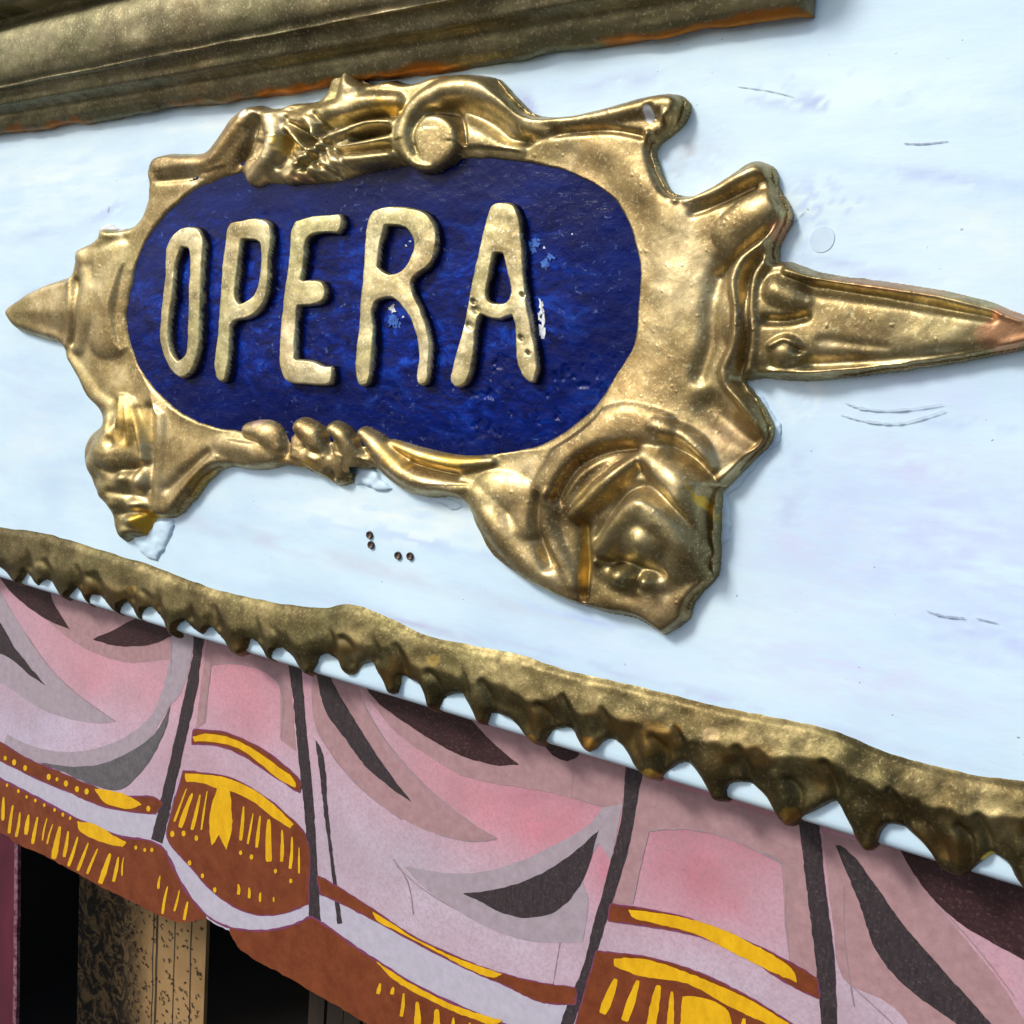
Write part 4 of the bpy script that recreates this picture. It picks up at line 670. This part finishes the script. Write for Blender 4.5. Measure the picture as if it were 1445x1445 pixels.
yellow('yellow_bar', [(272, 1040), (289, 1035), (326, 1042), (359, 1058), (392, 1081), (417, 1103), (417, 1111), (402, 1105), (365, 1076), (336, 1056), (299, 1047), (274, 1047)], b2)
yellow('yellow_bar', [(261, 1091), (299, 1094), (332, 1102), (362, 1117), (392, 1141), (414, 1163), (409, 1169), (385, 1153), (355, 1130), (324, 1116), (327, 1143), (327, 1169), (319, 1199), (309, 1179), (299, 1193), (296, 1173), (297, 1143), (306, 1113), (289, 1106), (262, 1103)], t1)
marks(dashes(3.01, 0, 1000, [(792, 340, 740, 480, 1.8), (817, 360, 765, 505, 3.8), (850, 365, 815, 515, 3), (880, 350, 855, 515, 1.6), (1035, 415, 1022, 560, 3), (1075, 445, 1052, 575, 1.8), (1105, 455, 1090, 590, 2.6), (1142, 470, 1142, 650, 5), (1198, 515, 1196, 650, 2.8), (1240, 545, 1232, 680, 2.6), (1270, 590, 1270, 700, 1.6), (1012, 745, 1012, 790, 2.4), (1058, 760, 1058, 805, 2.4), (1107, 780, 1105, 820, 2), (1163, 800, 1163, 820, 1.4)])
      + dots(3.01, 0, 1000, [(732, 532), (780, 530), (834, 550), (1022, 612), (1068, 630), (805, 655), (860, 710), (912, 770), (1170, 690), (1235, 732)], 3.4), t1)
yellow('yellow_bar', [(108, 1159), (133, 1163), (159, 1178), (178, 1189), (173, 1196), (146, 1189), (113, 1173)], fr)
marks(dashes(3.01, 0, 1000, [(-30, 360, -40, 450, 2.5), (15, 375, 12, 475, 2.6), (55, 410, 38, 530, 2.6), (85, 440, 68, 545, 2.4), (122, 450, 110, 535, 3.2), (160, 460, 138, 575, 2.8), (200, 465, 180, 560, 1.4), (225, 490, 200, 575, 1.4), (255, 500, 228, 638, 4.6), (290, 520, 272, 630, 3), (330, 545, 290, 670, 2.6), (375, 570, 330, 688, 2.4), (415, 595, 370, 702, 2.2), (468, 615, 425, 743, 4.2), (503, 630, 482, 735, 2.8), (525, 630, 518, 710, 1.3), (680, 710, 672, 765, 2), (712, 755, 690, 872, 2.2), (762, 770, 740, 860, 1.8), (797, 820, 782, 898, 2.4)])
      + dots(3.01, 0, 1000, [(30, 325), (78, 350), (113, 375), (150, 390), (188, 410), (232, 430), (267, 450), (298, 465), (577, 590), (615, 600), (645, 600)], 2.5), fr)
yellow('yellow_bar', [(526, 1287), (545, 1298), (580, 1321), (642, 1351), (708, 1374), (701, 1379), (677, 1374), (608, 1339), (559, 1313), (531, 1298)], b3)
yellow('yellow_bar', [(531, 1357), (580, 1388), (642, 1419), (708, 1440), (701, 1445), (663, 1436), (608, 1412), (556, 1383)], fr2)
marks(dashes(2.89, 400, 1040, [(395, 1005, 385, 1048, 3), (448, 1020, 442, 1050, 3), (490, 1045, 480, 1140, 3), (545, 1080, 545, 1190, 5), (625, 1110, 622, 1220, 6), (693, 1145, 690, 1240, 3.5), (760, 1165, 755, 1260, 3.5)]), fr2)
yellow('yellow_bar', [(887, 1284), (934, 1289), (1005, 1306), (1059, 1331), (1121, 1372), (1124, 1386), (1086, 1370), (1032, 1343), (979, 1317), (925, 1303), (891, 1293)], b4)
yellow('yellow_bar', [(865, 1353), (907, 1353), (979, 1376), (1050, 1407), (1115, 1446), (1150, 1475), (1130, 1475), (1086, 1447), (1032, 1422), (970, 1388), (903, 1377), (867, 1363)], t2)
yellow('yellow_bar', [(963, 1406), (992, 1408), (1028, 1428), (1032, 1460), (1020, 1540), (975, 1540), (960, 1460)], t2)
marks(dashes(2.24, 800, 1080, [(155, 675, 112, 785, 7), (225, 680, 182, 808, 6.5), (290, 695, 262, 850, 8), (332, 715, 325, 850, 5), (560, 800, 555, 900, 6), (620, 830, 615, 930, 6)]), t2)
# pencil construction lines
PL = [([(915, 1172), (960, 1170), (1014, 1178), (1059, 1197), (1103, 1219), (1108, 1300), (1115, 1357)], .9), ([(915, 1172), (892, 1276)], .8), ([(1048, 1138), (1048, 1176)], .8), ([(1059, 1197), (1130, 1230)], .7), ([(1318, 1270), (1380, 1340), (1430, 1405)], .8), ([(298, 938), (329, 936), (374, 948), (395, 969), (396, 1042)], .7), ([(298, 938), (286, 1020)], .6), ([(374, 930), (380, 945), (410, 978)], .7),
      ([(511, 989), (538, 1037), (580, 1089), (628, 1134), (670, 1165), (701, 1183)], .8), ([(700, 1184), (663, 1187), (615, 1176)], .7), ([(560, 1222), (590, 1250), (640, 1282)], .6), ([(555, 1213), (575, 1245), (583, 1290)], .7), ([(448, 1030), (475, 1075), (515, 1118), (566, 1156)], .7), ([(35, 893), (69, 941), (104, 976), (163, 1018)], .7), ([(790, 1330), (775, 1420)], .6), ([(1190, 1250), (1192, 1330), (1205, 1420)], .7), ([(1190, 1380), (1260, 1445)], .7), ([(811, 1072), (806, 1122)], .7), ([(806, 1124), (830, 1132), (853, 1138)], .7), ([(242, 905), (241, 950)], .5)]
par(poly_obj('pencil_lines', [rough_edge(ribbon(np.array(p_, float), wd, 0, 6, .5), .25) for p_, wd in PL], HV+.00016, PENCIL), val_e)['kind'] = 'stuff'

# ---------------------------------------------------------------- the stage behind
m = Mat('dark stage paint', .9); m.color(m.ramp(m.noise(20, 3), [(.3, (.006, .005, .004)), (.7, (.014, .011, .009))])); BLACK = m.m
x0, x1 = XL-.25, XR+.1; z0, z1 = ZB-.50, ZB+.02
vs = [(x, y, z) for x in (x0, x1) for y in (.02, .55) for z in (z0, z1)]
o = mesh('stage_interior', vs, [(0, 2, 3, 1), (4, 5, 7, 6), (0, 4, 6, 2), (1, 3, 7, 5), (2, 6, 7, 3)], BLACK); tag(o, kind='structure')
m = Mat('maroon gloss paint', .35); m.color(m.ramp(m.noise(60, 4, .6, (1, 1, .4)), [(.3, (.055, .005, .015)), (.7, (.10, .011, .03))])); m.bump(m.noise(200, 4, .6, (1, 1, .3)), .2, .0006); MAROON = m.m
m = Mat('worn pink edge', .6); m.color(m.ramp(m.noise(240, 4, .7), [(.4, (.08, .012, .03)), (.6, (.26, .13, .17))])); PINKE = m.m
HP = -.017; pe = P(np.array(23.), np.array(1300.), HP); pt = empty('side_post', (float(pe[0]), .017, float(pe[2])-.2)); tag(pt, 'maroon painted post with a worn pink edge at the side of the stage opening', 'post')
par(box('post', pe[0]-.09, pe[0]-.0022, .017, .020, pe[2]-.32, ZB+.004, MAROON), pt)
v = []; n = 60
for k in range(n+1):
    z = pe[2]-.32+(ZB+.004-(pe[2]-.32))*k/n; jx = rng.normal(0, .00025); v += [(pe[0]-.0024, .0168, z), (pe[0]+jx, .0175, z), (pe[0]+jx, .0195, z)]
par(mesh('worn_edge', v, [(3*k+j, 3*k+j+1, 3*k+j+4, 3*k+j+3) for k in range(n) for j in (0, 1)], PINKE), pt)
# printed paper scenery wing standing inside
m = Mat('yellowed engraved paper', .75)
n1 = m.noise(75, 7, .75, (1, 1, 1), 2.0); n2 = m.noise(14, 2, .5); base_c = m.ramp(m.noise(25, 4), [(.3, (.20, .115, .042)), (.7, (.34, .22, .095))])
sep = m.n('ShaderNodeSeparateXYZ'); m.put(m.co, sep.inputs[0])
mr = m.n('ShaderNodeMapRange'); m.put(sep.outputs[0], mr.inputs[0]); mr.inputs[1].default_value = .045; mr.inputs[2].default_value = .075; mr.inputs[3].default_value = 1.0; mr.inputs[4].default_value = 0.0
fol = m.math('MULTIPLY', m.ramp(n1, [(.44, BW(0)), (.52, BW(1))]), mr.outputs[0]); m.color(m.mix(fol, base_c, (.02, .014, .008))); PAPER = m.m
HW = -.075; wp = lambda x, y: P(np.array(float(x)), np.array(float(y)), HW)
a, b = wp(110, 1350), wp(290, 1350); org = (float(a[0]), -HW, float(b[2])-.20); wing = empty('scenery_wing', org); tag(wing, 'yellowed paper scenery wing printed with engraved foliage inside the dark stage', 'scenery wing')
Wd = float(b[0]-a[0]); o = box('sheet', 0, Wd, 0, .0025, 0, .20+(ZB-b[2])-.004, PAPER, wing)
m = Mat('engraving ink', .8); m.color((.03, .02, .012)); INK = m.m
for k, (f, wd) in enumerate([(.62, .0004), (.645, .0009), (.78, .0004), (.90, .0005)]):
    zz = np.linspace(0, .26, 40); xx = Wd*f+fbm(zz, zz*0+k, .02, 2)*.001-.01*(zz-.1)*.3; v = [(x-wd, -.0002, z) for x, z in zip(xx, zz)]+[(x+wd, -.0002, z) for x, z in zip(xx, zz)]
    mesh('ink_line', v, [(i, 40+i, 41+i, i+1) for i in range(39)], INK, wing)
v = []; fc = []
for k in range(700):   # engraved leaf strokes
    cx_, cz_ = Wd*rng.uniform(.18, .97)**.8, rng.uniform(.02, .25); 
    for j in range(5):
        an = rng.uniform(0, math.tau); L_ = rng.uniform(.0008, .0022); b0 = len(v); dx, dz = math.cos(an), math.sin(an)
        v += [(cx_, -.0003, cz_), (cx_+dx*L_*.5-dz*.0003, -.0003, cz_+dz*L_*.5+dx*.0003), (cx_+dx*L_, -.0003, cz_+dz*L_), (cx_+dx*L_*.5+dz*.0003, -.0003, cz_+dz*L_*.5-dx*.0003)]; fc.append((b0, b0+1, b0+2, b0+3))
o = mesh('engraved_foliage', v, fc, INK, wing); o['kind'] = 'stuff'
m = Mat('dim timber', .8); m.color(m.ramp(m.noise(60, 4, .6, (1, 1, .15)), [(.3, (.018, .011, .007)), (.7, (.04, .026, .016))])); TIMB = m.m
hp = P(np.array(470.), np.array(1440.), -.11); slat = empty('slatted_batten', (float(hp[0]), .11, float(hp[2])-.1)); tag(slat, 'dim brown timber slats deep in the dark stage under the fringe', 'slats')
for k in range(6): par(box('slat', hp[0]-.02+k*.014, hp[0]-.0075+k*.014, .11+(k % 2)*.001, .118, hp[2]-.16, hp[2]+.012-(k % 2)*.001, TIMB), slat)
# ---------------------------------------------------------------- pavement in front, an unseen sheet added for bounce and reflections in the gold
m = Mat('bounce_ground', .85); m.color(m.ramp(m.noise(6, 6), [(.3, (.075, .072, .068)), (.7, (.12, .115, .108))])); 
o = mesh('ground', [(-60, -60, -1.25), (60, -60, -1.25), (60, 60, -1.25), (-60, 60, -1.25)], [(0, 1, 2, 3)], m.m); tag(o, kind='structure')
